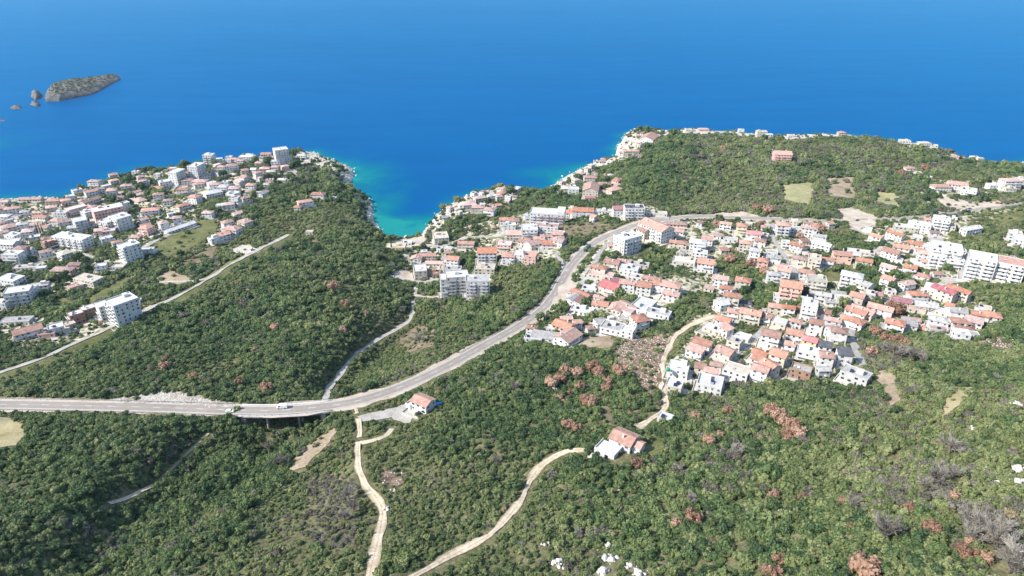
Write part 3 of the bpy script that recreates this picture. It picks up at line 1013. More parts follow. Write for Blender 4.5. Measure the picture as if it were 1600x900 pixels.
_iA, _iB = _si[0], _si[-1]
guard_rail(max(0, _iA - 95), _iA, -5.2, 'steel crash barrier on the near side of the road left of the bridge')
guard_rail(max(0, _iA - 60), _iA, 5.2, 'steel crash barrier on the seaward side of the road left of the bridge')
guard_rail(_iB + 22, _iB + 72, 5.2, 'steel crash barrier on the outer side of the long road bend')

# ------------------------------------------------------------------ buildings
# each tile of the photo: (origin x, origin y, pixels per photo pixel, rows); a row is
# x y length width turn storeys form roof wall   (form: g gable, h hip, f flat, s single slope)
TILES = [
(0, 200, 5, '''
915 315 12 9 0 2 h p w;735 410 16 10 0 3 h p w;600 485 12 9 30 2 f w w;880 360 11 9 25 2 g p w;885 405 12 9 30 2 h p w;415 560 17 10 5 2 h o c
240 548 30 9 2 1 g p c;400 612 12 10 20 2 h p c;700 558 25 12 48 2 g b c;590 622 22 14 35 3 f w p;705 490 15 10 30 2 g p w;870 478 12 12 10 3 h p w
985 445 14 9 15 2 h p w;1045 500 18 8 60 1 g p w;1085 555 18 12 -20 2 h p c;1130 592 11 8 0 2 f c y;1222 462 17 12 5 2 h o w;1235 512 13 9 10 3 h p c
1305 412 22 13 20 3 f w w;1378 335 18 12 75 6 f w w;1530 290 18 14 80 6 f w w;1462 400 15 12 10 2 h p w;1552 430 13 10 20 2 h p w;1430 472 16 11 0 2 h o w
1512 530 11 10 0 2 h p w;1430 598 15 9 30 2 h o c;1312 560 11 8 10 2 h p w;1172 632 20 12 10 2 h o w;835 622 30 16 25 4 f w p;965 588 12 9 60 3 f w w
688 650 14 12 40 3 f w w;935 690 18 16 -22 5 f w w;838 722 14 12 -15 4 f w w;850 800 14 10 10 2 f w p;620 715 12 14 25 4 f w w;560 845 38 13 -8 4 f w w
1142 770 12 12 -10 3 h p p;1405 768 36 9 42 1 g w w;480 660 15 8 0 2 f w w;440 715 14 10 0 2 h p w;505 722 14 10 20 2 g p w;282 745 12 10 10 2 g p c
345 770 11 9 0 2 g p w;215 795 12 12 10 3 h p w;82 758 18 14 25 2 h b p;172 742 12 10 15 2 h y w;102 832 16 11 -10 2 f w w;70 885 22 11 10 2 f w w
332 690 15 9 -10 1 g b w;295 655 12 8 0 2 h p p;92 622 17 10 15 3 h p w;32 682 14 10 0 2 h w w;15 620 12 9 10 2 g p c;125 690 10 6 0 1 f m w
268 848 12 9 15 2 f w c;775 792 10 9 10 2 g p c;645 560 10 8 30 2 h p w;945 535 9 7 0 1 g b w;1060 340 10 7 0 2 f c w;1230 360 9 7 0 2 f c w
1142 420 9 7 10 2 f w w;1338 668 9 5 25 1 f w w;570 770 11 9 10 2 g y w;30 570 14 8 0 1 g p w;390 880 16 10 35 3 f p b;510 560 11 8 20 2 h p p
545 530 10 8 20 2 f w w;780 470 11 8 20 2 h p w;830 450 12 8 25 2 f w c;1010 560 9 7 0 1 f w w;190 650 10 7 10 2 h y w;690 740 12 9 10 2 h p w'''),
(300, 200, 5, '''
130 208 14 10 0 5 f w w;205 240 12 8 10 2 f w w;332 238 14 9 0 2 h p w;285 248 10 8 0 2 f w w;438 184 14 9 0 3 h w w;430 222 24 12 0 3 f w w
578 198 16 10 5 2 g o w;690 165 18 16 15 8 f w w;752 215 8 8 15 5 f w w;556 238 10 9 0 3 f w w;655 258 14 10 5 3 f w w;855 212 15 10 0 2 f c w
312 285 16 12 10 3 h p w;232 298 12 9 0 2 h p w;482 318 8 8 0 2 g w w;566 310 14 10 5 2 h p p;616 334 12 9 10 2 h y w;648 300 10 8 0 2 h p p
702 398 12 9 0 2 h c w;412 378 12 10 -25 2 g o w;366 412 12 10 -20 2 g p w;182 430 14 12 5 3 h p w;245 450 12 11 0 3 h w w;330 460 14 12 5 3 h p w
62 408 20 12 0 2 h p w;320 512 14 12 60 2 f w w;455 488 12 10 5 2 h p w;552 502 14 9 70 2 g y w;592 436 10 7 0 1 g y w;160 495 22 14 25 2 h w w
282 588 14 10 15 2 h p w;412 580 20 5 25 1 f y w;215 600 8 6 0 1 f w w;122 655 12 9 0 2 h p w;22 530 12 11 -10 3 h p w;985 510 18 11 -5 2 h o w
880 568 18 10 15 2 h o w;826 612 8 8 0 1 h o w;412 722 14 12 -20 2 h p c;312 778 18 12 -10 2 h p w;195 852 18 8 35 2 f w w;242 822 14 10 20 2 g o w
1102 545 10 6 -20 1 f w w;690 212 8 6 0 4 f w w;380 250 10 8 0 2 h p w;520 268 10 8 0 2 h p w;260 420 9 8 0 2 f w w;110 360 12 9 10 2 h p w'''),
(0, 360, 5, '''
65 90 20 12 -5 2 g w w;202 138 15 7 0 2 g p w;500 168 12 12 -20 2 h c w;100 178 18 12 0 3 f w w;20 212 14 8 20 1 g p w;1005 112 13 16 -22 5 f w w
1140 148 17 6 5 1 f w w;208 282 24 9 5 1 f g c;590 258 12 8 0 2 g b b;490 298 21 11 0 2 h p p;790 272 10 8 10 2 f w w;690 372 26 13 -12 2 f c c
80 372 22 14 -10 2 f w w;140 465 19 13 10 4 f w w;310 425 15 9 10 2 f c w;228 450 12 10 5 3 f w w;588 648 9 11 -28 3 f w b;686 604 9 11 -28 3 f w b
432 752 11 10 20 2 f w w;540 730 9 8 -28 1 f c c;950 545 15 18 -26 6 f w w;815 572 10 11 -26 4 f w w;212 768 20 11 24 2 g o w;132 698 24 10 5 1 f g g
370 800 12 7 10 1 f p p;320 290 10 6 10 1 f w w;930 280 12 6 0 1 f c w;580 435 10 8 30 1 f p p;1075 545 6 5 0 1 f w w;15 560 12 9 0 2 f w w'''),
(300, 360, 5, '''
425 150 26 12 -15 1 f c g;920 8 8 6 0 1 f c c'''),
(580, 270, 5, '''
1135 125 13 8 45 2 f w w;1030 148 16 10 30 2 h p w;942 178 12 8 10 2 f w w;850 188 17 10 15 2 h p w;760 232 18 14 10 2 h p w;836 258 16 12 0 3 h p c
690 275 14 8 20 1 f c c;926 280 14 12 -10 3 h p w;1058 358 16 10 0 2 g o w;1122 368 8 9 0 1 g b w;1080 405 14 8 0 2 f w w;
1522 298 16 12 0 2 g o w;1365 412 28 12 -5 3 f p w;1236 428 16 15 0 4 f w w;1132 462 22 14 0 3 h p c;1040 552 16 12 -5 2 f w p;1205 518 12 14 -15 2 g o w
1268 540 14 12 20 2 g p w;1312 508 12 9 0 2 g p w;1386 540 14 12 0 2 g o w;1452 468 12 10 0 2 g p w;1462 520 14 10 -20 2 g p w;1362 488 12 7 0 2 g p w
1246 640 12 11 -5 3 f p p;1174 628 14 12 -5 3 f w w;1076 635 13 12 -5 3 h o w;905 598 18 14 0 4 g o w;742 543 18 9 0 2 g o w;542 490 20 17 100 3 f c w
192 572 22 12 0 2 f c y;280 542 12 8 0 1 f w w;352 660 9 12 85 2 g p w;380 748 13 18 5 3 f w w;440 638 18 8 0 2 g p c;498 698 20 8 0 1 g p w
640 662 13 11 -5 3 g o w;645 745 16 9 0 1 f g w;482 780 16 10 0 1 f b b;668 795 19 13 5 6 f w g;575 815 8 12 5 6 f w g;832 828 20 12 2 5 f y w;890 735 20 14 -3 3 f c c
1475 505 8 8 0 2 g p w;620 280 8 6 20 1 f w w;1000 180 9 7 10 2 h p w;600 690 10 8 0 2 f w w'''),
(800, 180, 5, '''
1072 162 36 26 62 2 g p w;1000 222 16 9 40 2 f p w;930 275 26 9 0 2 h p w;612 478 19 12 0 2 h p w;618 555 26 18 80 4 g b c;722 530 16 12 0 3 h o c
822 500 16 10 60 2 h p p;800 570 18 12 20 3 h p c;480 575 14 10 0 3 f w w;420 560 12 13 0 2 h c c;540 450 12 10 30 2 h p c;610 640 13 7 0 1 g r w
702 590 12 10 0 2 h p c;392 520 12 8 30 2 f c c;555 732 25 14 -3 3 g o w;840 718 15 12 0 3 g r w;955 718 20 12 0 4 f d w;700 748 30 6 0 1 f w w
1092 762 34 8 -5 1 f w w;620 385 9 7 30 2 h c c;1285 838 22 10 -5 1 h b p;865 285 11 8 0 2 h p w;500 500 10 8 20 2 h c c;590 420 9 7 30 2 f p c'''),
(1080, 180, 5, '''
95 105 19 9 0 1 h p w;445 110 20 8 0 2 f w w;550 128 18 10 0 3 f w w;612 150 10 9 0 2 f w w;715 290 22 16 -5 4 g p p;1175 132 13 8 0 2 h r w;-20 112 12 7 0 1 f w w;-90 118 11 7 0 2 h p w;390 112 10 7 0 2 f w w;780 158 12 7 0 1 f c w;1030 128 10 7 0 1 f w w;1250 138 11 7 0 1 h p w;1600 158 12 7 0 2 f w w'''),
(1280, 180, 5, '''
668 200 17 12 -10 3 f w w;820 212 19 10 0 2 h c w;740 225 8 8 0 2 f g w;985 242 28 14 -10 2 h c w;1062 322 11 7 -20 2 g p w;710 408 14 9 0 1 h p w
770 445 8 6 0 1 g p w;835 485 15 5 0 1 f w w;955 548 22 12 0 2 h p w;1082 528 22 14 -10 3 g p w;1172 580 17 15 -20 2 f c w;1378 545 20 10 0 2 f w w
1500 500 20 12 0 4 h p w;1482 570 14 10 0 2 f c w;1400 308 18 10 0 2 h w w;1565 288 18 12 0 3 f w w;1460 320 10 6 0 1 f w w;1590 500 14 12 0 3 f w w;560 150 11 7 0 1 f w w;900 235 10 8 -10 2 f w w;1160 312 10 7 -10 1 f w w;1290 330 11 7 0 1 h p w;1330 325 10 7 0 2 f w w;600 178 10 8 -10 2 f w w;1210 325 11 7 0 1 f w w;1255 335 10 7 0 2 f w w;1500 322 11 8 0 2 f w w;1110 290 11 8 -10 2 f w w'''),
(800, 330, 5, '''
1130 100 30 17 -58 4 g o w;1030 140 14 10 -58 3 g o w;905 195 20 15 20 5 f w w;870 255 16 10 20 3 f w w;1300 238 18 9 0 2 h o c;1455 232 17 12 0 3 h w w
1528 205 12 12 -10 2 g o w;1468 318 16 10 0 2 f w w;1345 385 22 13 -10 1 f w w;1520 385 16 14 -5 3 g o w;785 388 15 12 -15 2 g o w;878 388 14 10 -15 1 g b w
680 432 16 9 -5 2 h o w;918 442 18 11 -3 2 f w w;1000 410 18 8 -10 1 f g w;775 568 18 16 -20 2 g r w;832 542 12 7 -15 1 s m w;902 548 14 10 -8 3 g o w
1090 520 17 8 -5 2 h o w;985 512 18 9 -5 2 f c w;1035 565 13 12 -8 3 g o w;1146 556 11 10 -5 3 h o w;1238 566 18 12 -5 3 h o w;1248 638 14 9 -5 2 g p w
540 638 20 9 -30 1 g o w;605 598 14 10 -10 1 f w w;480 672 14 10 30 1 g y w;535 690 14 7 40 1 s b w;692 716 14 10 -10 2 g o w;750 740 9 9 0 1 f d w
818 745 14 12 65 2 g o w;910 740 18 14 -35 2 g p w;1022 735 24 16 55 2 f w w;1145 790 20 10 -15 2 f y w;550 770 20 9 -5 1 f w w;1000 828 12 12 10 3 h o w
745 858 22 10 10 1 f g w;700 490 24 11 -10 1 f p c;380 168 9 7 0 1 f w w'''),
(800, 470, 5, '''
405 178 16 12 -20 2 g o w;436 262 18 15 32 2 g o w;262 270 22 9 -10 1 s y w;170 285 14 7 0 1 f w w;345 212 14 6 -10 1 f w w;790 200 18 14 -15 2 f g w
908 225 10 9 -5 2 f w w;880 130 9 7 0 1 f g w'''),
(1040, 470, 5, '''
105 512 13.5 12 -12 2 f w w;72 648 10.5 10.5 -5 2 f w w;350 632 16 14 -14 2 f w w;355 548 9 5 -15 3 s o w;285 325 14 7 -22 2 s o w;235 375 12 8 -22 2 s o w
378 212 15 9 -25 1 f w w;455 138 11 9 -20 2 g o w;472 208 10 7 -45 2 s o w;530 75 9 8 -10 2 h o w;668 82 16 10 -14 3 g o w;800 112 9 8 -30 2 g o w
860 35 11 8 -10 2 g o w;962 45 10 7 -10 2 g o w;892 162 11 10 -20 2 f w w;1182 160 10 9 -15 3 g b w;1230 82 11 7 -8 2 g o w;1312 143 11 7 -12 2 g o w
1360 225 11 9 -12 3 h b w;1425 130 10 8 -20 2 g o w;1500 150 11 10 -30 2 h o w;1498 72 16 10 -32 2 g o w;605 275 11 8 -22 1 f w w;545 310 10 9 -20 2 f g c
470 380 12 11 -25 2 g p c;828 248 13 11 -16 3 g o w;1012 240 12 10 -15 2 g o w;1130 295 10 8 -18 2 g r y;1250 345 9 7 -15 2 s d w;1258 415 9 9 -10 3 g o w
1400 400 9 9 -8 3 s d w;890 400 11 11 -22 3 g o w;740 402 10 8 -25 2 g o w;722 448 8 7 -25 2 s o w;745 520 11 9 -22 3 g o w;815 490 11 9 -45 3 g o w
1115 390 15 10 -15 2 f w w;560 532 17 12 -18 2 f c w;1062 530 13 9 -18 2 f g b;1490 562 17 11 -26 2 f g g;830 300 9 5 -15 1 f w w;1340 300 8 5 -10 1 f c g'''),
(1040, 330, 5, '''
598 105 11 11 0 3 h o y;690 165 15 11 -8 3 g r w;625 240 12 9 0 3 h o w;742 222 11 9 -5 2 h b w;702 298 11 10 -5 3 g y w;825 110 13 9 -10 2 g y w
920 95 12 10 0 4 h p w;1020 135 12 8 0 2 f g w;1125 122 17 10 -5 3 h p w;1210 190 12 7 -10 1 g y w;1222 252 19 9 -22 2 g w w;1032 255 13 10 -20 2 g o w
940 240 8 9 0 2 f w w;830 318 11 8 0 1 f g w;846 352 13 9 0 2 g y w;762 378 10 10 -10 2 h o p;1052 362 13 9 -15 2 h p w;1165 362 12 12 -5 3 f c c
1270 372 11 8 -5 2 g o w;1382 325 17 12 -8 3 g b p;1478 310 13 9 -8 2 f w w;1552 378 15 9 -12 2 g o w;1572 318 15 8 -10 2 f c c;935 440 12 15 -15 3 g o w
850 485 12 9 -8 3 h y w;1105 468 14 9 -3 2 h o w;1180 530 17 13 -10 3 f g w;985 562 15 13 -5 4 g o p;440 515 12 10 -12 3 g p w;608 532 13 10 -5 3 h o w
475 592 11 8 -10 2 g o w;520 650 13 9 -12 3 g o w;440 705 9 11 10 2 g w w;610 705 13 7 0 1 h d w;935 672 20 9 -3 1 f g w;1100 680 9 8 -5 2 g y w
1130 718 10 10 -5 4 f w w;1232 645 13 8 -3 2 g y w;1352 635 11 8 -3 2 g y w;1385 682 12 9 -8 2 f c w;1502 650 11 10 -20 3 g o w;1460 490 15 10 -18 4 h w w
1560 560 12 11 -35 3 g y w;470 92 13 7 -5 2 g p w;508 218 15 6 0 1 f g w;100 150 12 8 0 1 g p w;1020 300 10 7 -5 1 f g w;1290 700 9 7 0 1 g y w
650 95 8 6 0 1 f w w;780 120 9 7 -10 2 g b w;1000 75 9 7 -5 2 f w w'''),
(1280, 330, 5, '''
450 190 13 9 -35 2 g o w;600 170 18 8 -35 2 g o w;680 118 24 12 -10 2 f w w;785 98 22 14 -5 3 f w w;960 55 14 12 -5 4 f w w;985 105 20 12 -15 2 f c w
1190 128 23 9 12 2 g w w;568 305 16 12 -30 3 g o w;645 272 15 10 -15 2 g o w;752 245 14 10 -20 2 g o w;832 320 13 9 -10 3 g p w;862 272 9 10 -35 3 s y w
850 388 11 8 -10 2 h o w;1000 275 22 17 -14 5 f w w;1050 372 17 10 -10 3 f w w;930 330 12 12 -14 4 f w w;1280 355 19 17 -20 6 f w w;1350 375 7 15 -20 5 f w w;1510 395 18 16 -22 5 f p w;1430 460 11 9 -22 3 f w w
1535 170 12 11 -15 3 f w w;1575 215 12 13 -15 3 f w w;545 428 13 10 -28 2 g p w;548 520 11 10 -35 2 g o w;712 430 11 9 -15 2 g o w;688 558 13 8 10 2 g p w;818 500 11 8 -25 1 h o w
890 585 13 10 -20 2 f w w;985 608 19 10 -40 3 g m w;1095 605 19 9 -38 3 g o w;642 688 15 10 -15 2 g m w;775 640 15 9 5 2 h o w;838 722 17 11 -10 1 g y w
448 640 9 8 -5 2 g r w;395 640 8 10 -10 3 f w w;482 745 19 10 -20 2 g o w;345 765 18 10 -30 2 g o w;600 862 13 10 -20 2 h o w;705 872 11 9 -15 2 s y w
938 840 14 9 -20 2 h y w;1088 768 12 10 -10 2 g y w;1108 852 14 9 -8 2 h b w;1212 838 12 12 -20 2 g p w;1262 800 12 8 -20 2 h o w;1342 800 14 10 -12 2 h o w
1010 800 18 8 -40 1 f w w;760 760 14 6 -5 1 f p w;745 895 14 8 -15 1 g o w;720 840 13 6 -8 1 g p w;930 920 13 7 -10 1 f p g;1145 915 13 8 -10 1 h b w
1110 945 11 9 0 2 f w w;1200 960 8 7 0 1 f g w;790 300 9 7 -10 2 g p w;610 380 10 6 -20 1 f g w;380 140 9 6 -20 1 f c w;900 160 10 7 0 1 g b w
770 200 9 7 -10 1 f w w;560 620 8 6 0 1 f c w;250 700 9 7 -5 1 g y w'''),
]
ROOFW = {'o': 'orange tiled', 'p': 'pale pink tiled', 'b': 'brown tiled', 'r': 'bright red', 'm': 'maroon metal', 'y': 'grey', 'd': 'dark grey', 'w': 'white', 'g': 'grey concrete', 'c': 'beige'}
FORMW = {'g': 'gable', 'h': 'hip', 'f': 'flat', 's': 'sloping'}
WALLW = {'w': 'white', 'c': 'cream', 'p': 'pink', 'y': 'yellow', 'g': 'grey', 'b': 'brown'}
PLACES = [(0, 0, 230, 300, 'on the left shore by the sea'), (0, 300, 70, 345, 'at the far left beach'), (0, 345, 110, 400, 'at the left photo edge'), (70, 300, 165, 345, 'in the left shore village'),
          (165, 300, 260, 345, 'in the middle of the left village'), (110, 345, 260, 410, 'at the back of the left village'), (0, 400, 130, 475, 'in the left edge trees'), (0, 475, 260, 560, 'above the left gravel path'),
          (130, 400, 260, 475, 'left of the grassy track'),
          (230, 0, 345, 300, 'near the left headland towers'), (345, 0, 600, 272, 'on the tip of the left headland'), (260, 272, 345, 330, 'inland of the headland towers'), (345, 272, 480, 345, 'below the headland tip'),
          (260, 330, 460, 420, 'beside the green meadow'), (440, 272, 600, 345, 'in the headland woods'),
          (620, 270, 830, 332, 'on the right bank of the cove'), (600, 332, 700, 470, 'behind the cove beach'), (700, 332, 800, 470, 'in the middle of the cove village'), (800, 300, 890, 380, 'around the red-framed hotel'), (800, 380, 890, 412, 'below the hotel'),
          (860, 262, 990, 314, 'on the rocky shore right of the cove'), (950, 180, 1050, 262, 'on the right headland point'), (1050, 180, 1350, 262, 'along the far wooded coast'), (1350, 180, 1600, 262, 'on the far right coast'),
          (890, 314, 1045, 350, 'along the road behind the cove'), (1400, 262, 1600, 320, 'on the wooded right shore'),
          (930, 350, 1120, 412, 'by the upper road bend'), (880, 412, 960, 490, 'in the yards beside the road'), (960, 412, 1060, 460, 'in the rows right of the road'), (960, 460, 1060, 520, 'above the stony field'), (800, 460, 960, 550, 'on the terrace below the road bend'),
          (1045, 335, 1150, 412, 'at the top left of the town'), (1100, 412, 1180, 480, 'left of the town green'), (1150, 335, 1215, 412, 'at the top end of the diagonal lane'), (1215, 335, 1300, 390, 'at the top of the town'),
          (1215, 390, 1300, 450, 'in the town centre'), (1180, 412, 1225, 480, 'beside the town green'), (1225, 450, 1300, 480, 'at the lower diagonal lane'), (1300, 335, 1370, 412, 'by the upper cross lane'), (1300, 412, 1370, 475, 'below the grass plot in town'),
          (1045, 530, 1140, 625, 'beside the curved dirt track'), (1045, 475, 1160, 530, 'at the head of the dirt track'), (1160, 475, 1250, 530, 'in the lower middle town'), (1140, 530, 1250, 600, 'at the lower edge of town'), (1250, 475, 1335, 530, 'in the lower rows of town'), (1250, 530, 1360, 600, 'at the lower right town corner'),
          (1370, 335, 1440, 412, 'left of the white apartments'), (1440, 335, 1600, 450, 'among the white apartments'), (1370, 412, 1460, 452, 'in the right town trees'), (1335, 452, 1420, 520, 'in the long orange row'), (1420, 440, 1520, 480, 'near the maroon roof'), (1420, 480, 1600, 540, 'at the right end of town')]
ORD = ['leftmost'] + [w + '-from-left' for w in 'second third fourth fifth sixth seventh eighth ninth tenth eleventh twelfth thirteenth fourteenth fifteenth sixteenth'.split()]


def place_of(px, py):
    for x0, y0, x1, y1, w in PLACES:
        if x0 <= px < x1 and y0 <= py < y1:
            return w
    return min(PLACES, key=lambda q: ((q[0] + q[2]) / 2 - px) ** 2 + ((q[1] + q[3]) / 2 - py) ** 2)[4]


def name_all(items):
    """items: [px, object, description] -> labels that differ: description, place, order from the left"""
    seen = {}
    for px, py, o, desc in items:
        seen.setdefault((desc, place_of(px, py)), []).append((px, o))
    for (desc, pl), lst in seen.items():
        lst.sort(key=lambda a: a[0])
        for k, (px, o) in enumerate(lst):
            o['label'] = f'{desc} {pl}' if len(lst) == 1 else (f'{ORD[k]} {desc} {pl}' if k < len(ORD) else f'{desc} {pl}, rightmost')


FOOT = []          # x, y, radius-ish half sizes, turn : ground taken by buildings
LABELQ = []
rng = random.Random(11)


def windows_mesh(L, W, h, st, rg, skip=()):
    mb = MB()
    for side, (len_, off) in enumerate(((L, W / 2), (W, L / 2), (L, W / 2), (W, L / 2))):
        n = max(1, int(len_ / 3.3))
        for s in range(st):
            zb = s * h / st + 0.95
            for k in range(n):
                if rg.random() < 0.14:
                    continue
                u = -len_ / 2 + len_ * (k + .5) / n + rg.uniform(-.25, .25)
                door = s == 0 and k == n // 2
                hw, z0, z1 = (.5, zb - .9, zb + 1.15) if door else (rg.choice((.5, .6, .85)), zb, zb + 1.25)
                a, b = off - .04, off + .05
                if side == 0:
                    mb.box(u - hw, u + hw, -b, -a, z0, z1)
                elif side == 1:
                    mb.box(a, b, u - hw, u + hw, z0, z1)
                elif side == 2:
                    mb.box(u - hw, u + hw, a, b, z0, z1)
                else:
                    mb.box(-b, -a, u - hw, u + hw, z0, z1)
    return mb


def roof_gable(L, W, h, rise, ov, th=.28):
    mb = MB()
    w, l = W / 2 + ov, L / 2 + ov
    dz = rise * ov / (W / 2)
    mb.prism([(-w, h - dz), (0, h + rise), (w, h - dz), (w, h - dz + th), (0, h + rise + th), (-w, h - dz + th)], 'x', -l, l)
    mb.box(-l, l, -.14, .14, h + rise + th - .12, h + rise + th + .12)
    return mb


def roof_hip(L, W, h, rise, ov, th=.25):
    mb = MB()
    w, l = W / 2 + ov, L / 2 + ov
    r = max(L / 2 - W / 2, .4)
    dz = rise * ov / (W / 2)
    b, t = h - dz, h + rise
    for lo, up in ((b, t), ):
        e = [(-l, -w), (l, -w), (l, w), (-l, w)]
        n = len(mb.v)
        mb.v += [(x, y, b) for x, y in e] + [(x, y, b + th) for x, y in e] + [(-r, 0, t + th), (r, 0, t + th)]
        mb.f += [tuple(n + i for i in q) for q in ((3, 2, 1, 0), (0, 1, 5, 4), (1, 2, 6, 5), (2, 3, 7, 6), (3, 0, 4, 7), (4, 5, 9, 8), (5, 6, 9), (6, 7, 8, 9), (7, 4, 8))]
    return mb


def make_building(px, py, L, W, ang, st, form, rc, wc, desc=None, terrace=True, sink=9.0, at=None):
    rg = random.Random(int(px * 131 + py * 17))
    h = (2.95 if st >= 4 else 2.6) * st + .25
    rise = {'g': W * .19, 'h': W * .17, 'f': 0, 's': W * .14}[form]
    c = hit(px, py, h + rise * .5) if at is None else at
    x, y = float(c[0]), float(c[1])
    z = float(ground(x, y)) + 0.35
    big = st >= 4 and L >= 12
    if wc == 'w' and not big and px > 600 and desc is None and rg.random() < .28:
        wc = 'c'
    root = bpy.data.objects.new('apartment_block' if big else ('house' if L * W > 75 else 'small_house' if st > 1 else 'outbuilding'), None)
    COL.objects.link(root)
    root.location = (x, y, z)
    root.rotation_euler = (0, 0, R(ang + rg.uniform(-3, 3)))
    root['category'] = 'apartment block' if big else 'house'
    root['group'] = 'apartment blocks by the sea' if big else 'houses of the coastal village'
    noun = 'apartment block' if big else ('house' if L * W > 75 else 'small house' if st > 1 else 'outbuilding')
    size = {1: 'low', 2: 'two-storey', 3: 'three-storey'}.get(st, '')
    if big:
        size = {4: 'four-storey', 5: 'five-storey', 6: 'six-storey', 8: 'tall'}[st]
    d = desc or f'{size} {WALLW[wc]} {noun}, {ROOFW[rc].replace(" tiled", "").replace(" metal", "").replace(" concrete", "")} {FORMW[form]} roof'.strip()
    LABELQ.append((px, py, root, d))
    FOOT.append((x, y, L / 2, W / 2, root.rotation_euler[2]))
    wm = 'wall_' + wc
    mb = MB()
    if form == 'g':
        mb.prism([(-W / 2, -sink), (W / 2, -sink), (W / 2, h), (0, h + rise), (-W / 2, h)], 'x', -L / 2, L / 2)
    elif form == 's':
        mb.prism([(-W / 2, -sink), (W / 2, -sink), (W / 2, h + rise), (-W / 2, h)], 'x', -L / 2, L / 2)
    else:
        mb.box(-L / 2, L / 2, -W / 2, W / 2, -sink, h)
    mb.build('wall', wm, root)
    rm = 'roof_' + rc
    if form == 'g':
        rf = roof_gable(L, W, h, rise, .5).build('roof', rm, root)
    elif form == 'h':
        rf = roof_hip(L, W, h, rise, .55).build('roof', rm, root)
    elif form == 's':
        w, l = W / 2 + .4, L / 2 + .4
        rf = MB().prism([(-w, h - .1), (w, h + rise + .1), (w, h + rise + .32), (-w, h + .12)], 'x', -l, l).build('roof', rm, root)
    else:
        rf = MB().box(-L / 2 + .25, L / 2 - .25, -W / 2 + .25, W / 2 - .25, h - .1, h + .06).build('roof', rm if rc not in 'p' else 'roof_p', root)
        mb = MB()
        ph = h + rg.choice((.35, .6, .9))
        mb.box(-L / 2 - .06, L / 2 + .06, -W / 2 - .06, -W / 2 + .22, h - .25, ph)
        mb.box(-L / 2 - .06, L / 2 + .06, W / 2 - .22, W / 2 + .06, h - .25, ph)
        mb.box(-L / 2 - .06, -L / 2 + .22, -W / 2 + .22, W / 2 - .22, h - .25, ph)
        mb.box(L / 2 - .22, L / 2 + .06, -W / 2 + .22, W / 2 - .22, h - .25, ph)
        mb.build('parapet', wm, rf)
        if L * W > 90 and rg.random() < .75:
            sx_, sy_ = rg.uniform(-.25, .25) * L, rg.uniform(0, .25) * W
            MB().box(sx_ - 1.9, sx_ + 1.9, sy_ - 1.5, sy_ + 1.5, h, h + 2.3).build('stair_hut', wm, rf)
        for _ in range(rg.choice((0, 1, 1, 2))):
            sx_, sy_ = rg.uniform(-.35, .35) * L, rg.uniform(-.32, .05) * W
            if rg.random() < .5:
                MB().tube((sx_ - .7, sy_, h + .7), (sx_ + .7, sy_, h + .7), .5, .5, 10).build('water_tank', rg.choice(('trim', 'metal_grey')), rf)
            else:
                MB().prism([(-.9 + sy_, h + .2), (.9 + sy_, h + 1.2), (.9 + sy_, h + 1.32), (-.9 + sy_, h + .32)], 'x', sx_ - 1, sx_ + 1).build('solar_panel', 'solar', rf)
    if form in 'gh' and rg.random() < .8:
        cx, cyy = rg.uniform(-.3, .3) * L, rg.choice((-.22, .22)) * W
        MB().box(cx - .35, cx + .35, cyy - .3, cyy + .3, h + rise * .3, h + rise + .9).box(cx - .45, cx + .45, cyy - .4, cyy + .4, h + rise + .9, h + rise + 1.05).build('chimney', 'wall_w', rf)
    windows_mesh(L, W, h, st, rg).build('window', rg.choice(('glass', 'glass', 'glass_b')), root, kind='stuff')
    # balconies: front and both ends, one slab with parapet per floor
    if st >= 2:
        for s in range(1, st):
            zb = s * h / st
            if big:
                nb = max(2, int(L / 7))
                for k in range(nb):
                    u = -L / 2 + L * (k + .5) / nb
                    bw = L / nb * .33
                    MB().box(u - bw, u + bw, -W / 2 - 1.5, -W / 2 + .02, zb - .1, zb + .1).box(u - bw, u + bw, -W / 2 - 1.5, -W / 2 - 1.38, zb + .1, zb + .95).box(u - bw, u - bw + .1, -W / 2 - 1.38, -W / 2, zb + .1, zb + .95).box(u + bw - .1, u + bw, -W / 2 - 1.38, -W / 2, zb + .1, zb + .95).build('balcony', wm if wc != 'b' else 'trim', root)
            elif rg.random() < .55:
                f0, f1 = sorted((rg.uniform(-.48, .1), rg.uniform(.1, .48)))
                MB().box(L * f0, L * f1, -W / 2 - 1.6, -W / 2 + .02, zb - .1, zb + .1).box(L * f0, L * f1, -W / 2 - 1.6, -W / 2 - 1.5, zb + .1, zb + .95).build('balcony', 'trim', root)
    if terrace and L * W > 55:
        e0, e1, e2, e3 = rg.uniform(.8, 3.5), rg.uniform(.8, 3.5), rg.uniform(1.5, 5.5), rg.uniform(.5, 2)
        tm = rg.choice(('concrete', 'terrace_light', 'terrace_light'))
        tz = rg.uniform(-.25, .05)
        tr = MB().box(-L / 2 - e0, L / 2 + e1, -W / 2 - e2, W / 2 + e3, -sink, tz).build('terrace', tm, root)
        FOOT[-1] = (x, y, L / 2 + min(e0, e1) * .8, W / 2 + 1.0, root.rotation_euler[2])
        mb = MB()
        mb.box(-L / 2 - e0 - .1, L / 2 + e1 + .1, -W / 2 - e2 - .12, -W / 2 - e2 + .1, -sink, tz + .8)
        mb.box(-L / 2 - e0 - .12, -L / 2 - e0 + .1, -W / 2 - e2 + .1, W / 2, -sink, tz + .8)
        mb.build('garden_wall', rg.choice(('wall_w', 'wall_c', 'concrete', 'wall_g')), tr)
    return root


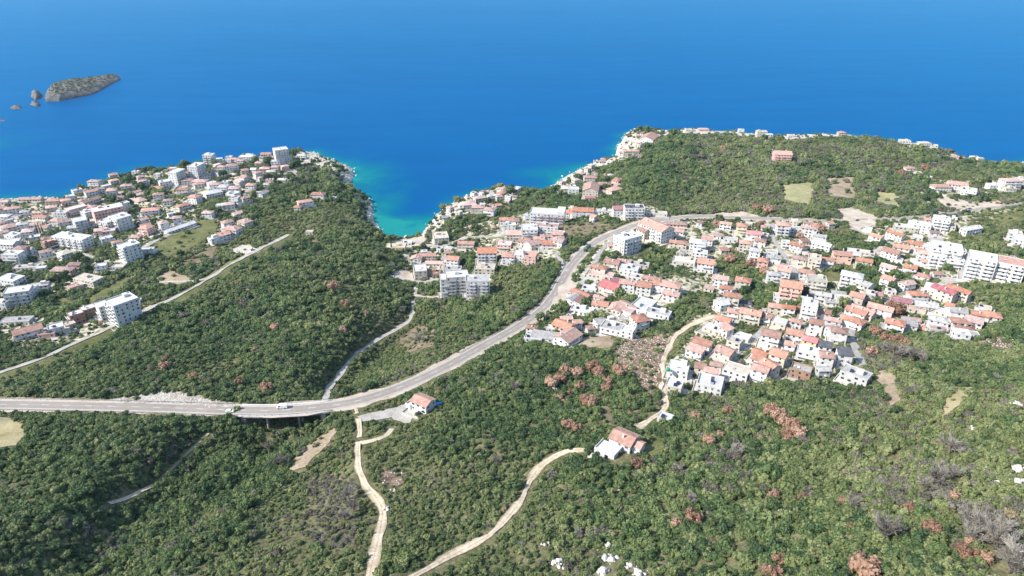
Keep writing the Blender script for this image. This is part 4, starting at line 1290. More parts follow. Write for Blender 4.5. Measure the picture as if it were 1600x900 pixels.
for ox, oy, sc_, rows in TILES:
    for row in rows.replace('\n', ';').split(';'):
        f = row.split()
        if len(f) != 9:
            continue
        an = float(f[4])
        if ox >= 800 and oy >= 330 and abs(an) <= 6:
            an -= 8
        if abs(an) < 50:                                  # seen at a low angle a turned wall looks less turned than it is
            an = math.degrees(math.atan(math.tan(R(an)) / .54))
        st_ = int(f[5])
        k_ = 1.0 if st_ >= 4 else (.84 if ox >= 800 and oy >= 330 else .9)
        make_building(ox + float(f[0]) / sc_, oy + float(f[1]) / sc_, float(f[2]) * k_, float(f[3]) * k_, an, st_, f[6], f[7], f[8])


# ---- smaller houses that fill the crowded shore village on the left
_fr = random.Random(5)
_made = 0
for _ in range(1500):
    px, py = _fr.uniform(2, 470), _fr.uniform(245, 395)
    if _made >= 36:
        break
    if not in_poly(np.array(px), np.array(py), TOWN[0]) or any(in_poly(np.array(px), np.array(py), g_) for g_ in GREEN_IN_TOWN) or any(in_poly(np.array(px), np.array(py), g_[3]) for g_ in FIELDS):
        continue
    q_ = hit(px, py, 5)
    if seg_dist(q_[0], q_[1], COAST)[0] < 9 or any(math.hypot(q_[0] - f_[0], q_[1] - f_[1]) < max(f_[2], f_[3]) + 6.5 for f_ in FOOT):
        continue
    form = _fr.choice('ghhf')
    make_building(px, py, _fr.uniform(8, 11), _fr.uniform(6.5, 9), _fr.choice((20, 40, 50, 0)), _fr.choice((1, 2, 2, 3)), form, _fr.choice('wwc') if form == 'f' else _fr.choice('oppbp'), _fr.choice('wwwcp'))
    _made += 1


# ---- sheds, annexes and small houses between the larger ones of the other villages
_made = 0
for _ in range(4000):
    k_ = _fr.choice((2, 3, 4, 5, 5, 5, 5, 5))
    T_ = TOWN[k_]
    px, py = _fr.uniform(min(q_[0] for q_ in T_), max(q_[0] for q_ in T_)), _fr.uniform(min(q_[1] for q_ in T_), max(q_[1] for q_ in T_))
    if _made >= 95:
        break
    P1, P2 = np.array(px), np.array(py)
    if not in_poly(P1, P2, T_) or any(in_poly(P1, P2, g_) for g_ in GREEN_IN_TOWN) or any(in_poly(P1, P2, g_[3]) for g_ in FIELDS):
        continue
    q_ = hit(px, py, 3)
    L_, W_ = _fr.uniform(5, 8.5), _fr.uniform(4.5, 6.5)
    if seg_dist(q_[0], q_[1], COAST)[0] < 9 or seg_dist(q_[0], q_[1], ROAD)[0] < 11 or any(math.hypot(q_[0] - f_[0], q_[1] - f_[1]) < max(f_[2], f_[3]) + 5 for f_ in FOOT) or any(seg_dist(q_[0], q_[1], t_)[0] < 6.5 for t_ in TRACK_LINES):
        continue
    form = _fr.choice('ggsfh')
    make_building(px, py, L_, W_, _fr.choice((-20, -30, -35, 0, 10)), _fr.choice((1, 1, 2)), form, _fr.choice('wgcy') if form == 'f' else _fr.choice('opbyp'), _fr.choice('wwwcg'))
    _made += 1


# ---- houses standing alone, built piece by piece
def lone_house_by_road():
    c = hit(662, 628, 5)
    x, y = c[0], c[1]
    r = make_building(661, 624, 10.8, 8.8, -32, 2, 'g', 'o', 'w', 'lone white house with orange gable roof beside the main road', True)
    r['group'] = 'houses standing alone in the scrub'
    MB().box(-8.6, -5.3, -5, 1.5, -6, 2.4).build('side_terrace', 'wall_w', r)
    MB().box(-8.7, -8.4, -5.1, 1.6, 2.4, 3.2).box(-8.4, -5.3, -5.1, -4.85, 2.4, 3.2).build('parapet', 'wall_w', r)
    return r


lone_house_by_road()


def hotel():
    L, W, st = 36, 16, 5
    r = make_building(856, 331, L, W, -8, st, 'f', 'w', 'w', 'white five-storey hotel with brown-red framed windows above the cove', False)
    h = 2.95 * st + .25
    for s in range(st):
        for k in range(8):
            u = -8 + 26 * (k + .5) / 8
            z = s * h / st
            MB().box(u - 1.35, u + 1.35, -W / 2 - 1.62, -W / 2 - 1.5, z + .3, z + .5).box(u - 1.35, u - 1.15, -W / 2 - 1.62, -W / 2 - 1.5, z + .5, z + 2.4).box(u + 1.15, u + 1.35, -W / 2 - 1.62, -W / 2 - 1.5, z + .5, z + 2.4).box(u - 1.35, u + 1.35, -W / 2 - 1.62, -W / 2 - 1.5, z + 2.4, z + 2.6).build('window_frame', 'roof_m', r)
    MB().box(10, 18, -W / 2, W / 2, h, h + 3.2).build('top_storey', 'wall_w', r)


hotel()


def scrub_house():
    r = make_building(976, 681, 11.0, 10.0, -38, 2, 'g', 'o', 'w', 'white villa with pink-orange roof and flat wing, alone in scrub', False)
    r['group'] = 'houses standing alone in the scrub'
    # porch roof at the back right, flat white wing and terrace at the front left
    MB().prism([(-3.2, 4.6), (0, 6.0), (3.2, 4.6), (3.2, 4.85), (0, 6.25), (-3.2, 4.85)], 'x', 5.3, 10.0).build('porch_roof', 'roof_o', r)
    MB().box(5.7, 9.5, -2.9, 2.9, -8, 4.8).build('rear_wing', 'wall_w', r)
    MB().box(-8.5, 1.8, -13.2, -5.1, -8, 3.3).build('front_wing', 'wall_w', r)
    MB().box(-8.2, 1.5, -12.9, -5.4, 3.3, 3.38).build('roof_terrace', 'roof_w', r)
    mb = MB()
    mb.box(-8.56, 1.86, -13.26, -13.0, 3.25, 4.1).box(-8.56, -8.3, -13.0, -5.1, 3.25, 4.1).box(1.6, 1.86, -13.0, -5.1, 3.25, 4.1)
    mb.build('parapet', 'wall_w', r)
    MB().box(-9.5, 6.5, -17, -13.3, -8, .2).build('terrace', 'terrace_light', r)
    MB().box(-9.7, 6.7, -17.2, -16.95, -8, 1.0).box(6.5, 6.7, -16.95, -13.3, -8, 1.0).build('garden_wall', 'wall_w', r)
    MB().box(1.75, 1.86, -9, -7, .4, 2.4).box(-3, -1.4, -13.33, -13.18, .25, 2.4).box(-6.6, -5.4, -13.33, -13.18, 1.0, 2.3).build('window', 'glass', r, kind='stuff')
    FOOT.append((r.location[0] - 6, r.location[1] - 8, 8, 8, r.rotation_euler[2]))


scrub_house()
_p = hit(1040, 652)
make_building(1040, 651, 7, 5.5, -30, 1, 'f', 'w', 'g', 'small concrete garage with white flat roof at the track junction', False)
name_all(LABELQ)

# ------------------------------------------------------------------ vehicles
def make_vehicle(name, kind, px, py, yaw, paint, label, at=None):
    p = hit(px, py) if at is None else at
    root = bpy.data.objects.new(name, None)
    COL.objects.link(root)
    root.location = (float(p[0]), float(p[1]), float(p[2]) + (.2 if at is None else 0))
    root.rotation_euler = (0, 0, R(yaw))
    tag(root, label, {'van': 'van', 'truck': 'truck'}.get(kind, 'car'))
    if kind == 'van':
        L, W, Hh, wb = 5.9, 2.05, 2.5, 1.8
        prof = [(-2.95, .4), (2.95, .4), (2.95, 1.1), (2.2, 1.25), (1.5, 2.4), (1.2, 2.5), (-2.9, 2.5), (-2.95, 2.3)]
        glass = [(2.13, 1.4), (1.55, 2.3), (.9, 2.3), (.9, 1.4)]
    elif kind == 'truck':
        L, W, Hh, wb = 11.5, 2.5, 3.4, 4.2
        prof = [(-5.75, .9), (5.75, .6), (5.75, 2.0), (5.5, 2.9), (4.0, 2.95), (3.7, 3.4), (-5.75, 3.4)]
        glass = [(5.62, 1.9), (5.4, 2.7), (4.4, 2.7), (4.4, 1.9)]
    else:
        L, W, Hh, wb = 4.3, 1.75, 1.45, 1.3
        prof = [(-2.15, .35), (2.15, .35), (2.15, .75), (1.1, .95), (.55, 1.42), (-1.2, 1.45), (-1.8, 1.0), (-2.15, .9)]
        glass = [(.98, .98), (.5, 1.36), (-1.15, 1.39), (-1.65, 1.0)]
    MB().prism(prof, 'y', 0, 0)
    mb = MB()
    n = len(prof)
    mb.v += [(u, s * (W / 2 - (.14 if z > Hh * .75 and kind == 'car' else 0)), z) for s in (-1, 1) for u, z in prof]
    for i in range(n):
        j = (i + 1) % n
        mb.f.append((i, j, n + j, n + i))
    mb.f += [tuple(range(n)), tuple(range(2 * n - 1, n - 1, -1))]
    body = mb.build('body', paint, root)
    for s in (-1, 1):
        m2 = MB()
        yy = s * (W / 2 + .012)
        m2.v += [(u, yy, z) for u, z in glass] + [(u, yy - s * .05, z) for u, z in glass]
        k = len(glass)
        m2.f += [tuple(range(k)), tuple(range(2 * k - 1, k - 1, -1))] + [(i, (i + 1) % k, k + (i + 1) % k, k + i) for i in range(k)]
        m2.build('side_window', 'glass', body)
    i0 = [i for i, q in enumerate(prof) if q[1] > Hh * .4 and q[0] > 0]
    a, b = (prof[3], prof[4]) if kind != 'truck' else (prof[2], prof[3])
    MB().quad((a[0] + .02, -W / 2 + .15, a[1] + .05), (a[0] + .02, W / 2 - .15, a[1] + .05), (b[0] + .02, W / 2 - .2, b[1] - .03), (b[0] + .02, -W / 2 + .2, b[1] - .03)).__class__
    m3 = MB()
    m3.quad((a[0] + .03, -W / 2 + .15, a[1] + .05), (a[0] + .03, W / 2 - .15, a[1] + .05), (b[0] + .03, W / 2 - .2, b[1] - .03), (b[0] + .03, -W / 2 + .2, b[1] - .03))
    m3.build('windscreen', 'glass', body)
    r = .33 if kind == 'car' else .38 if kind == 'van' else .5
    for sx_ in (-wb, wb):
        for s in (-1, 1):
            MB().tube((sx_, s * (W / 2 - .2), r), (sx_, s * (W / 2 + .02), r), r, r, 12).build('wheel', 'tyre', root)
    return root


def on_road(px, off=0.0, near=None):
    best = None
    for i, q in enumerate(ROAD[:-1]):
        X, Y = to_pixel(q[0], q[1], q[2])
        d = abs(X - px) if near is None else math.hypot(X - px, Y - near)
        if best is None or d < best[0]:
            best = (d, i)
    i = best[1]
    t = ROAD[i + 1] - ROAD[i]
    t = t / np.linalg.norm(t[:2])
    return np.array([ROAD[i][0] - t[1] * off, ROAD[i][1] + t[0] * off, ROAD[i][2] + .17]), math.degrees(math.atan2(t[1], t[0]))


p, a = on_road(440, 1.9)
make_vehicle('delivery_van', 'van', 0, 0, a + 180, 'car_white', 'white panel van driving over the road bridge', p)
p, a = on_road(362, -1.9)
make_vehicle('parked_car', 'car', 0, 0, a, 'car_white', 'small white car near the left end of the bridge', p)
p, a = on_road(917, -1.6, 391)
make_vehicle('road_truck', 'truck', 0, 0, a + 180, 'truck_green', 'dark green truck on the upper bend of the main road', p)
p, a = on_road(889, 5.5, 405)
make_vehicle('parked_car', 'car', 0, 0, a, 'car_dark', 'black car parked on the verge left of the green truck', p)
for i, (px, py, yw, pt, lb) in enumerate([
        (1515, 327, 10, 'car_blue', 'blue car at the roadside near the right photo edge'), (1340, 345, 20, 'car_dark', 'dark car in the middle of the pale dirt lot'),
        (1352, 358, -15, 'car_dark', 'dark car at the lower rim of the pale dirt lot'), (1295, 346, 10, 'car_red', 'red car on the road left of the pale dirt lot'),
        (1558, 318, 12, 'car_red', 'red car on the coast road at the far right'), (1490, 434, 15, 'car_silver', 'silver car in the car park below the white apartments'),
        (1502, 433, 20, 'car_dark', 'dark car in the car park below the white apartments'), (925, 468, 30, 'car_dark', 'dark car among the yards beside the main road'),
        (930, 462, -30, 'car_white', 'white car among the yards beside the main road'), (948, 478, 20, 'car_blue', 'blue car parked by the orange roofs beside the road'),
        (1250, 511, -20, 'car_dark', 'dark car on the lane at the lower town'), (1199, 588, 60, 'car_dark', 'dark car in front of the lower town houses'),
        (1205, 592, 60, 'car_blue', 'blue car in front of the lower town houses'), (1150, 548, -35, 'car_white', 'white car on the lane above the lowest houses'),
        (1460, 372, 0, 'car_silver', 'silver car in the small yard left of the apartments'), (676, 637, 25, 'car_red', 'red car in the yard of the lone roadside house'),
        (655, 648, 20, 'car_dark', 'dark car in the yard of the lone roadside house'), (612, 433, 10, 'car_white', 'white car on the sandy lot near the cove'),
        (1100, 335, 5, 'car_dark', 'dark car beside the road behind the cove'), (780, 384, 20, 'car_white', 'white car in the cove village lane')]):
    make_vehicle('parked_car', 'car', px, py, yw, pt, lb)

# blue tarpaulin beside the lone roadside house
c = hit(684, 632)
tarp = bpy.data.objects.new('tarpaulin', MB().prism([(-1.5, 0), (1.5, 0), (1.2, .8), (0, 1.3), (-1.3, .9)], 'x', -2.2, 2.2).mesh('tarpaulin'))
COL.objects.link(tarp)
tarp.data.materials.append(MAT['tarp_blue'])
tarp.location = (c[0], c[1], c[2] + .1)
tarp.rotation_euler = (0, 0, .4)
tag(tarp, 'light blue tarpaulin over a heap beside the lone roadside house', 'tarpaulin')
c = hit(1044, 579, 6.3)
MBt = MB().tube((0, 0, 0), (0, 0, 1.6), 1.1, 1.1, 14).tube((0, 0, 1.6), (0, 0, 1.85), 1.1, .4, 14)
tk = MBt.build('water_tank', 'tank_green', None, label='green round water tank on the flat white roof by the track', cat='water tank')
tk.location = (c[0], c[1], c[2] - .1)


# ------------------------------------------------------------------ poles
def pole(px, py, h, lamp, label):
    p = hit(px, py)
    o = bpy.data.objects.new('street_lamp' if lamp else 'utility_pole', None)
    COL.objects.link(o)
    o.location = (float(p[0]), float(p[1]), float(p[2]) - .3)
    tag(o, label, 'street lamp' if lamp else 'pole', 'roadside poles')
    if lamp:
        MB().tube((0, 0, 0), (0, 0, h), .11, .07, 8).tube((0, 0, h), (1.6, 0, h + .35), .06, .05, 6).build('post', 'metal_grey', o)
        MB().box(1.4, 2.2, -.16, .16, h + .28, h + .42).build('lamp_head', 'metal_grey', o)
    else:
        MB().tube((0, 0, 0), (0, 0, h), .16, .11, 8).build('post', 'wood', o)
        MB().box(-1.0, 1.0, -.06, .06, h - .7, h - .55).build('crossarm', 'wood', o)
        for s in (-.85, 0, .85):
            MB().tube((s, 0, h - .55), (s, 0, h - .3), .05, .04, 6).build('insulator', 'trim', o)


pole(234, 440, 10, 0, 'wooden utility pole at the left end of the tan dirt mound')
pole(260, 424, 10, 0, 'wooden utility pole behind the tan dirt mound')
pole(996, 664, 9, 0, 'utility pole behind the villa in the scrub, by the track')
pole(948, 688, 8, 0, 'utility pole left of the villa in the scrub')
pole(852, 504, 8, 1, 'street lamp beside the main road above the orange terrace house')
for px, py, lb in ((702, 583, 'street lamp on the main road between lone house and bend'), (782, 541, 'street lamp on the main road below the bend'), (1435, 296, 'street lamp at the top of the gravel path on the right'),
                   (1472, 326, 'street lamp at the junction of gravel path and coast road'), (1378, 345, 'street lamp right of the pale dirt lot'), (640, 462, 'street lamp by the path below the apartment block'),
                   (905, 402, 'street lamp on the verge beside the green truck')):
    pole(px, py, 8, 1, lb)

# ------------------------------------------------------------------ plants
def leaf_mat(name, dark, mid, light, pale=None):
    """leaf colour varies from leaf to leaf, from plant to plant and from stand to stand"""
    t = NT(name)
    inf = t.info()
    stand = t.noise(.022, 4, inf.outputs['Location'])
    f = t.math('ADD', t.math('MULTIPLY', stand, .62), t.math('MULTIPLY', inf.outputs['Random'], .40))
    f = t.math('ADD', f, t.math('MULTIPLY', t.math('SUBTRACT', t.attr('leaf'), .5), .34))
    c = t.ramp(f, [(.28, dark), (.50, mid), (.74, light)] if pale is None else [(.26, dark), (.46, mid), (.66, light), (.84, pale)])
    t.done(c, .6, .25)
    tr = t.n('ShaderNodeBsdfTranslucent')
    t.l(c, tr.inputs['Color'])
    mx = t.n('ShaderNodeMixShader')
    mx.inputs[0].default_value = .36
    t.l(t.b.outputs[0], mx.inputs[1])
    t.l(tr.outputs[0], mx.inputs[2])
    t.l(mx.outputs[0], t.out.inputs['Surface'])
    return t.m


leaf_mat('leaf_dark', (.042, .078, .038), (.100, .157, .060), (.172, .228, .084), (.245, .28, .12))
leaf_mat('leaf_olive', (.106, .142, .056), (.192, .230, .090), (.272, .305, .132), (.345, .355, .18))
leaf_mat('leaf_grey', (.11, .110, .080), (.185, .175, .130), (.27, .25, .195))
leaf_mat('leaf_russet', (.24, .14, .09), (.40, .245, .165), (.51, .355, .26))
leaf_mat('leaf_straw', (.20, .16, .08), (.30, .25, .14), (.38, .33, .21))
leaf_mat('twig_grey', (.22, .195, .165), (.36, .325, .28), (.50, .46, .41))


def ico(sub):
    bm = bmesh.new()
    bmesh.ops.create_icosphere(bm, subdivisions=sub, radius=1)
    v = np.array([x.co[:] for x in bm.verts])
    f = np.array([[q.index for q in g.verts] for g in bm.faces])
    bm.free()
    return v, f


ICO1, ICO2 = ico(1), ico(2)


def crown_mesh(name, mat, seed, blobs=11, leaves=38, tall=0.85, leaf=.125, spread=.80):
    r = np.random.default_rng(seed)
    V, F, A = [], [], []
    n = 0
    cen = []
    for b in range(blobs):
        a = 2 * math.pi * (b / max(blobs - 1, 1)) * 1.7 + r.uniform(-.5, .5)
        d = 0 if b == 0 else r.uniform(.35, 1) * spread
        rad = r.uniform(.20, .44) if b else .55
        c = np.array([d * math.cos(a) * r.uniform(.75, 1.2), d * math.sin(a), (r.uniform(.22, .95) * (1.1 - .4 * d) if b else .6) * tall])
        cen.append((c, rad))
        v = ICO1[0] * rad * .80 * np.array([1, 1, .9]) * (1 + r.uniform(-.16, .16, (len(ICO1[0]), 1))) + c
        V.append(v)
        F.append(ICO1[1] + n)
        A.append(np.full(len(v), r.uniform(.2, .5)))
        n += len(v)
        for k in range(leaves):
            q = r.normal(size=3)
            q /= np.linalg.norm(q)
            if q[2] < -.45:
                q[2] *= -1
            p = c + q * rad * r.uniform(.82, 1.12) * np.array([1, 1, .92])
            if p[2] < .04:
                continue
            nn = q + r.normal(size=3) * .55
            nn /= np.linalg.norm(nn)
            t1 = np.cross(nn, r.normal(size=3))
            t1 /= np.linalg.norm(t1)
            t2 = np.cross(nn, t1)
            s = leaf * r.uniform(.6, 1.35)
            pts = np.array([p - t1 * s * r.uniform(.8, 1.2), p - t2 * s * r.uniform(.5, 1), p + t1 * s * r.uniform(.8, 1.2) + nn * s * .3, p + t2 * s * r.uniform(.5, 1)])
            V.append(pts)
            F += [np.array([[n, n + 1, n + 2], [n, n + 2, n + 3]])]
            A.append(np.full(4, r.uniform(0, 1)))
            n += 4
    me = mesh_np(name, np.concatenate(V), np.concatenate(F))
    fattr(me, 'leaf', np.concatenate(A)[:len(me.vertices)])
    me.materials.append(MAT[mat])
    return me


def twig_mesh(name, mat, seed, n_limb=9, n_twig=55):
    """a leafless crown: limbs that fork into a fan of fine twigs"""
    r = np.random.default_rng(seed)
    V, F, A = [], [], []
    n = 0

    def blade(p, q, w0, w1, a):
        nonlocal n
        d = q - p
        s = np.cross(d, r.normal(size=3))
        s /= np.linalg.norm(s) + 1e-9
        s2 = np.cross(d, s)
        s2 /= np.linalg.norm(s2) + 1e-9
        for u in (s, s2):
            V.append(np.array([p - u * w0, p + u * w0, q + u * w1, q - u * w1]))
            F.append(np.array([[n, n + 1, n + 2], [n, n + 2, n + 3]]))
            A.append(np.full(4, a))
            n += 4
    for i in range(n_limb):
        a = 2 * math.pi * i / n_limb + r.uniform(-.3, .3)
        out = np.array([math.cos(a), math.sin(a), 0]) * r.uniform(.25, .75) + np.array([0, 0, r.uniform(.55, .95)])
        base = np.array([0, 0, .15])
        blade(base, out * .75 + base * .25, .030, .018, .5)
        for k in range(n_twig):
            s = base + (out - base) * r.uniform(.35, 1)
            dirn = out / np.linalg.norm(out) + r.normal(size=3) * .55
            e = s + dirn / np.linalg.norm(dirn) * r.uniform(.18, .42)
            if e[2] < .05:
                continue
            blade(s, e, .014, .008, r.uniform(0, 1))
    me = mesh_np(name, np.concatenate(V), np.concatenate(F))
    fattr(me, 'leaf', np.concatenate(A)[:len(me.vertices)])
    me.materials.append(MAT[mat])
    return me


PROTO = [crown_mesh('crown', 'leaf_dark', 1), crown_mesh('crown', 'leaf_dark', 2, 10, 40, 1.1), crown_mesh('crown', 'leaf_dark', 3, 13, 34, .7), crown_mesh('crown', 'leaf_dark', 4, 9, 44, 1.3, .11),
         crown_mesh('crown', 'leaf_olive', 5), crown_mesh('crown', 'leaf_olive', 6, 9, 44, 1.0, .11), crown_mesh('crown', 'leaf_olive', 7, 13, 34, .6),
         crown_mesh('crown', 'leaf_grey', 8, 12, 40, .8, .10, .85), crown_mesh('crown', 'leaf_grey', 9, 11, 40, .65, .11),
         twig_mesh('crown', 'twig_grey', 10), crown_mesh('crown', 'leaf_russet', 11, 13, 42, .95, .10), crown_mesh('crown', 'leaf_straw', 12, 11, 40, .5, .11)]
K_DARK, K_OLIVE, K_GREY, K_TWIG, K_RUSSET, K_STRAW = (0, 1, 2, 3), (4, 5, 6), (7, 8), (9,), (10,), (11,)

# white outcrops: pixel, size in metres, label
OUT = [(952, 853, 2.2, 'small upright white rock outcrop above the lower outcrops'), (957, 873, 3.2, 'white rock outcrop in scrub at the bottom, upper of the cluster'), (944, 893, 3.6, 'large white rock outcrop at the bottom edge, left of the cluster'),
       (1000, 895, 2.8, 'white jagged rocks at the bottom edge, right of the cluster'), (984, 884, 1.6, 'smallest white rock between the bottom outcrops'), (871, 880, 2.6, 'lone white rock outcrop left of the bottom cluster'), (849, 851, 1.5, 'small pale rock in scrub right of the lower track'),
       (965, 763, 1.4, 'single pale boulder in the scrub below the villa'), (1590, 733, 2.8, 'white rock outcrop at the right photo edge, upper'), (1594, 752, 2.4, 'white rock outcrop at the right photo edge, lower'), (1592, 632, 2.6, 'white rocks at the right photo edge below town'),
       (1520, 669, 1.4, 'small pale rock in the scrub near the right photo edge'), (866, 607, 2.0, 'pale rocks beside the rust-brown trees'), (1558, 755, 1.8, 'pale rock left of the right edge outcrops'), (603, 795, 1.8, 'pale rock at the bend of the winding dirt track')]

# ---- where plants grow
prs = np.random.default_rng(42)
bands = []
for y0, y1, s in ((90, 430, 1.95), (430, 760, 2.75), (760, 1400, 3.6)):
    xs, ys = np.meshgrid(np.arange(GX0, GX1, s), np.arange(y0, y1, s))
    xs = xs + prs.uniform(-.48, .48, xs.shape) * s
    ys = ys + prs.uniform(-.48, .48, ys.shape) * s
    bands.append(np.stack([xs.ravel(), ys.ravel(), np.full(xs.size, s)], -1))
PT = np.concatenate(bands)
zg = ground(PT[:, 0], PT[:, 1])
PXX, PYY = to_pixel(PT[:, 0], PT[:, 1], zg + 1.6)
m = (PXX > -110) & (PXX < 1710) & (PYY > 150) & (PYY < 1000)
PT, zg, PXX, PYY = PT[m], zg[m], PXX[m], PYY[m]


def gsample(A, x, y):
    return A[np.clip(np.round((y - GY0) / GS).astype(int), 0, len(gy) - 1), np.clip(np.round((x - GX0) / GS).astype(int), 0, len(gx) - 1)]


X, Y, SPC = PT.T
cd = gsample(CDIST, X, Y)
dens = np.full(len(X), .93)
gap = fbm(X, Y, 38, 61)
gap2 = fbm(X, Y, 13, 67)
dens = np.where(gap2 < .30, .35, dens)
dens = np.where((gap > .60) & (gap2 > .5), .55, dens)
low_right = smooth(900, 1250, PXX) * smooth(600, 720, PYY)
dens = dens * (1 - .18 * low_right)
town = in_any(PXX, PYY, TOWN)
green = in_any(PXX, PYY, GREEN_IN_TOWN)
tn = fbm(X, Y, 24, 71)
dens = np.where(town & ~green, np.where(tn > np.where(PXX < 500, .44, .47), .72, .2), dens)
dens = np.where(in_any(PXX, PYY, STONY), np.minimum(dens, .16), dens)
for nm, mt, cover, px in FIELDS:
    dens = np.where(in_poly(PXX, PYY, px), cover, dens)
dens = np.where(cd < 7, .03, dens)
dens = np.where(town & (cd < 20) & (PXX < 520), .04, dens)
far_rim = (PYY < 232) & (cd < 40) & (((PXX > 1025) & (PXX < 1112)) | ((PXX > 1150) & (PXX < 1215)) | ((PXX > 1228) & (PXX < 1345)) | ((PXX > 1358) & (PXX < 1500)) | (PXX > 1540))
dens = np.where(far_rim, .10, dens)
dens = np.where((PYY < 213) & (cd < 75) & (PXX > 1025) & (fbm(X, Y, 60, 131) > .36), .06, dens)
dens = np.where((PYY < np.interp(PXX, [1340, 1400, 1500, 1600], [211, 224, 248, 257])) & (cd < 75) & (PXX > 1340) & (fbm(X, Y, 50, 137) > .38), .06, dens)
dens = np.where((PXX < 450) & (cd < 16), .02, dens)
dens = np.where(cd < 3, 0, dens)
rd, _ = seg_dist(X, Y, ROAD[::2])
brd, _ = seg_dist(X, Y, BRIDGE_LINE[2:-2])
dens = np.where((rd < np.where(PXX > 1130, 4.6, 7.6)) & (brd > 9), 0, dens)
dens = np.where(brd < 8.5, dens * (zg < BRIDGE_LINE[0][2] - 7), dens)
for (nm, wd, mt, px), ln in zip(TRACKS, TRACK_LINES):
    d, _ = seg_dist(X, Y, ln[::2] if len(ln) > 6 else ln)
    for sh_ in ((2.4, 4.8, 7.2, 9.0) if wd == 6.4 else (2.4,)):
        d2, _ = seg_dist(X, Y + sh_, ln[::2] if len(ln) > 6 else ln)
        dens = np.where((d < wd / 2 + 1.4) | (d2 < wd / 2 + .9), 0, dens)
for x, y, a, b, th in FOOT:
    near = (abs(X - x) < 34) & (abs(Y - y) < 34)
    c, s = math.cos(-th), math.sin(-th)
    u, v = (X[near] - x) * c - (Y[near] - y) * s, (X[near] - x) * s + (Y[near] - y) * c
    dn = dens[near]
    dn[(abs(u) < a + 1.3) & (abs(v) < b + 1.3)] = 0
    dens[near] = dn
for px, py, s, lb in OUT:
    q = hit(px, py)
    dens = np.where(np.hypot(X - q[0], (Y - q[1] + 1.8) * .7) < s * 1.15, 0, dens)
ok = prs.uniform(0, 1, len(X)) < dens
X, Y, SPC, Z, TWN, PX_, PY_ = X[ok], Y[ok], SPC[ok], zg[ok], (town & ~green)[ok], PXX[ok], PYY[ok]
n = len(X)
big = fbm(X, Y, 45, 81)
RAD = SPC * prs.uniform(.46, 1.02, n) * (.70 + .85 * big) * np.where(prs.uniform(0, 1, n) < .07, 1.45, 1)
RAD = np.where(TWN, RAD * .85, RAD)
lowscrub = smooth(.50, .64, fbm(X, Y, 75, 123))
RAD = RAD * (1.08 - .42 * lowscrub)
TALLT = prs.uniform(0, 1, n) < .018
RAD = np.where(TALLT, RAD * 1.5, RAD)
wet = fbm(X, Y, 70, 91)
lr = smooth(950, 1250, PX_) * smooth(560, 680, PY_)
coast = smooth(1020, 1100, PX_) * (1 - smooth(335, 350, PY_))
u = prs.uniform(0, 1, n)
rr = smooth(1180, 1420, PX_) * smooth(540, 640, PY_)
p_olive = np.clip(.16 + .30 * lowscrub + (wet - .45) * 1.3 + .25 * lr + .28 * rr + .16 * coast, .03, .85)
p_grey = np.clip(.02 + (fbm(X, Y, 30, 97) - .52) * .9 + .06 * lr + .26 * coast, .01, .6)
p_grey = np.where(in_poly(PX_, PY_, [(1300, 735), (1380, 715), (1480, 725), (1500, 790), (1420, 800), (1330, 770)]), .42, p_grey)
p_grey = np.where((PX_ > 480) & (PX_ < 560) & (PY_ > 740) & (PY_ < 850), .75, p_grey)
p_grey = np.where(in_poly(PX_, PY_, [(1500, 790), (1600, 780), (1600, 890), (1540, 870)]), .7, p_grey)
p_grey = np.where(in_poly(PX_, PY_, [(1335, 540), (1440, 530), (1450, 565), (1360, 580)]), .5, p_grey)
p_twig = np.where(p_grey > .45, .08, .006)
p_rus = np.where((PX_ > 840) & (PX_ < 1000) & (PY_ > 560) & (PY_ < 660), .03, .0015)
KI = np.where(u < p_rus, 10, np.where(u < p_rus + p_twig, 9, np.where(u < p_rus + p_twig + p_grey, prs.choice(K_GREY, n), np.where(u < p_rus + p_twig + p_grey + p_olive, prs.choice(K_OLIVE, n), prs.choice(K_DARK, n)))))
KI = np.where((prs.uniform(0, 1, n) < .008 + .02 * lr) & (KI < 10), 11, KI)

# ---- the plants that show largest become things of their own
depth = Y * CP - (Z - CAM_H) * SP
vis = (PX_ > 5) & (PX_ < 1595) & (PY_ > 5) & (PY_ < 893)
size = np.where(vis & ~TWN & (KI < 9), RAD / depth, 0)
pick = np.argsort(-size)[:290]
tpick = np.argsort(-np.where(vis & TWN & (KI < 7), RAD / np.sqrt(depth), 0))[:130]
single = np.zeros(n, bool)
single[pick] = True
single[tpick] = True


def trunk_mesh(seed):
    r = random.Random(seed)
    mb = MB().tube((0, 0, -.25), (0, 0, .32), .085, .06, 6)
    for k in range(4):
        a = k * 1.57 + r.uniform(-.4, .4)
        mb.tube((0, 0, .22), (.36 * math.cos(a), .36 * math.sin(a), .55 + r.uniform(0, .2)), .045, .02, 5)
    return mb.mesh('trunk')


TRUNKS = [trunk_mesh(i) for i in range(3)]
for tm in TRUNKS:
    tm.materials.append(MAT['bark'])


def plant(name, k, x, y, z, r, cat, label=None, group=None, lift=0.0, rz=None):
    o = bpy.data.objects.new(name, None)
    COL.objects.link(o)
    o.location = (x, y, z - .1)
    o.scale = (r, r, r * (1 + lift))
    o.rotation_euler = (0, 0, rz if rz is not None else (x * 12.9898 + y * 78.233) % 6.283)
    tag(o, label, cat, group)
    for nm, me in (('trunk', TRUNKS[k % 3]), ('crown', PROTO[k])):
        c = bpy.data.objects.new(nm, me)
        COL.objects.link(c)
        c.parent = o
    return o


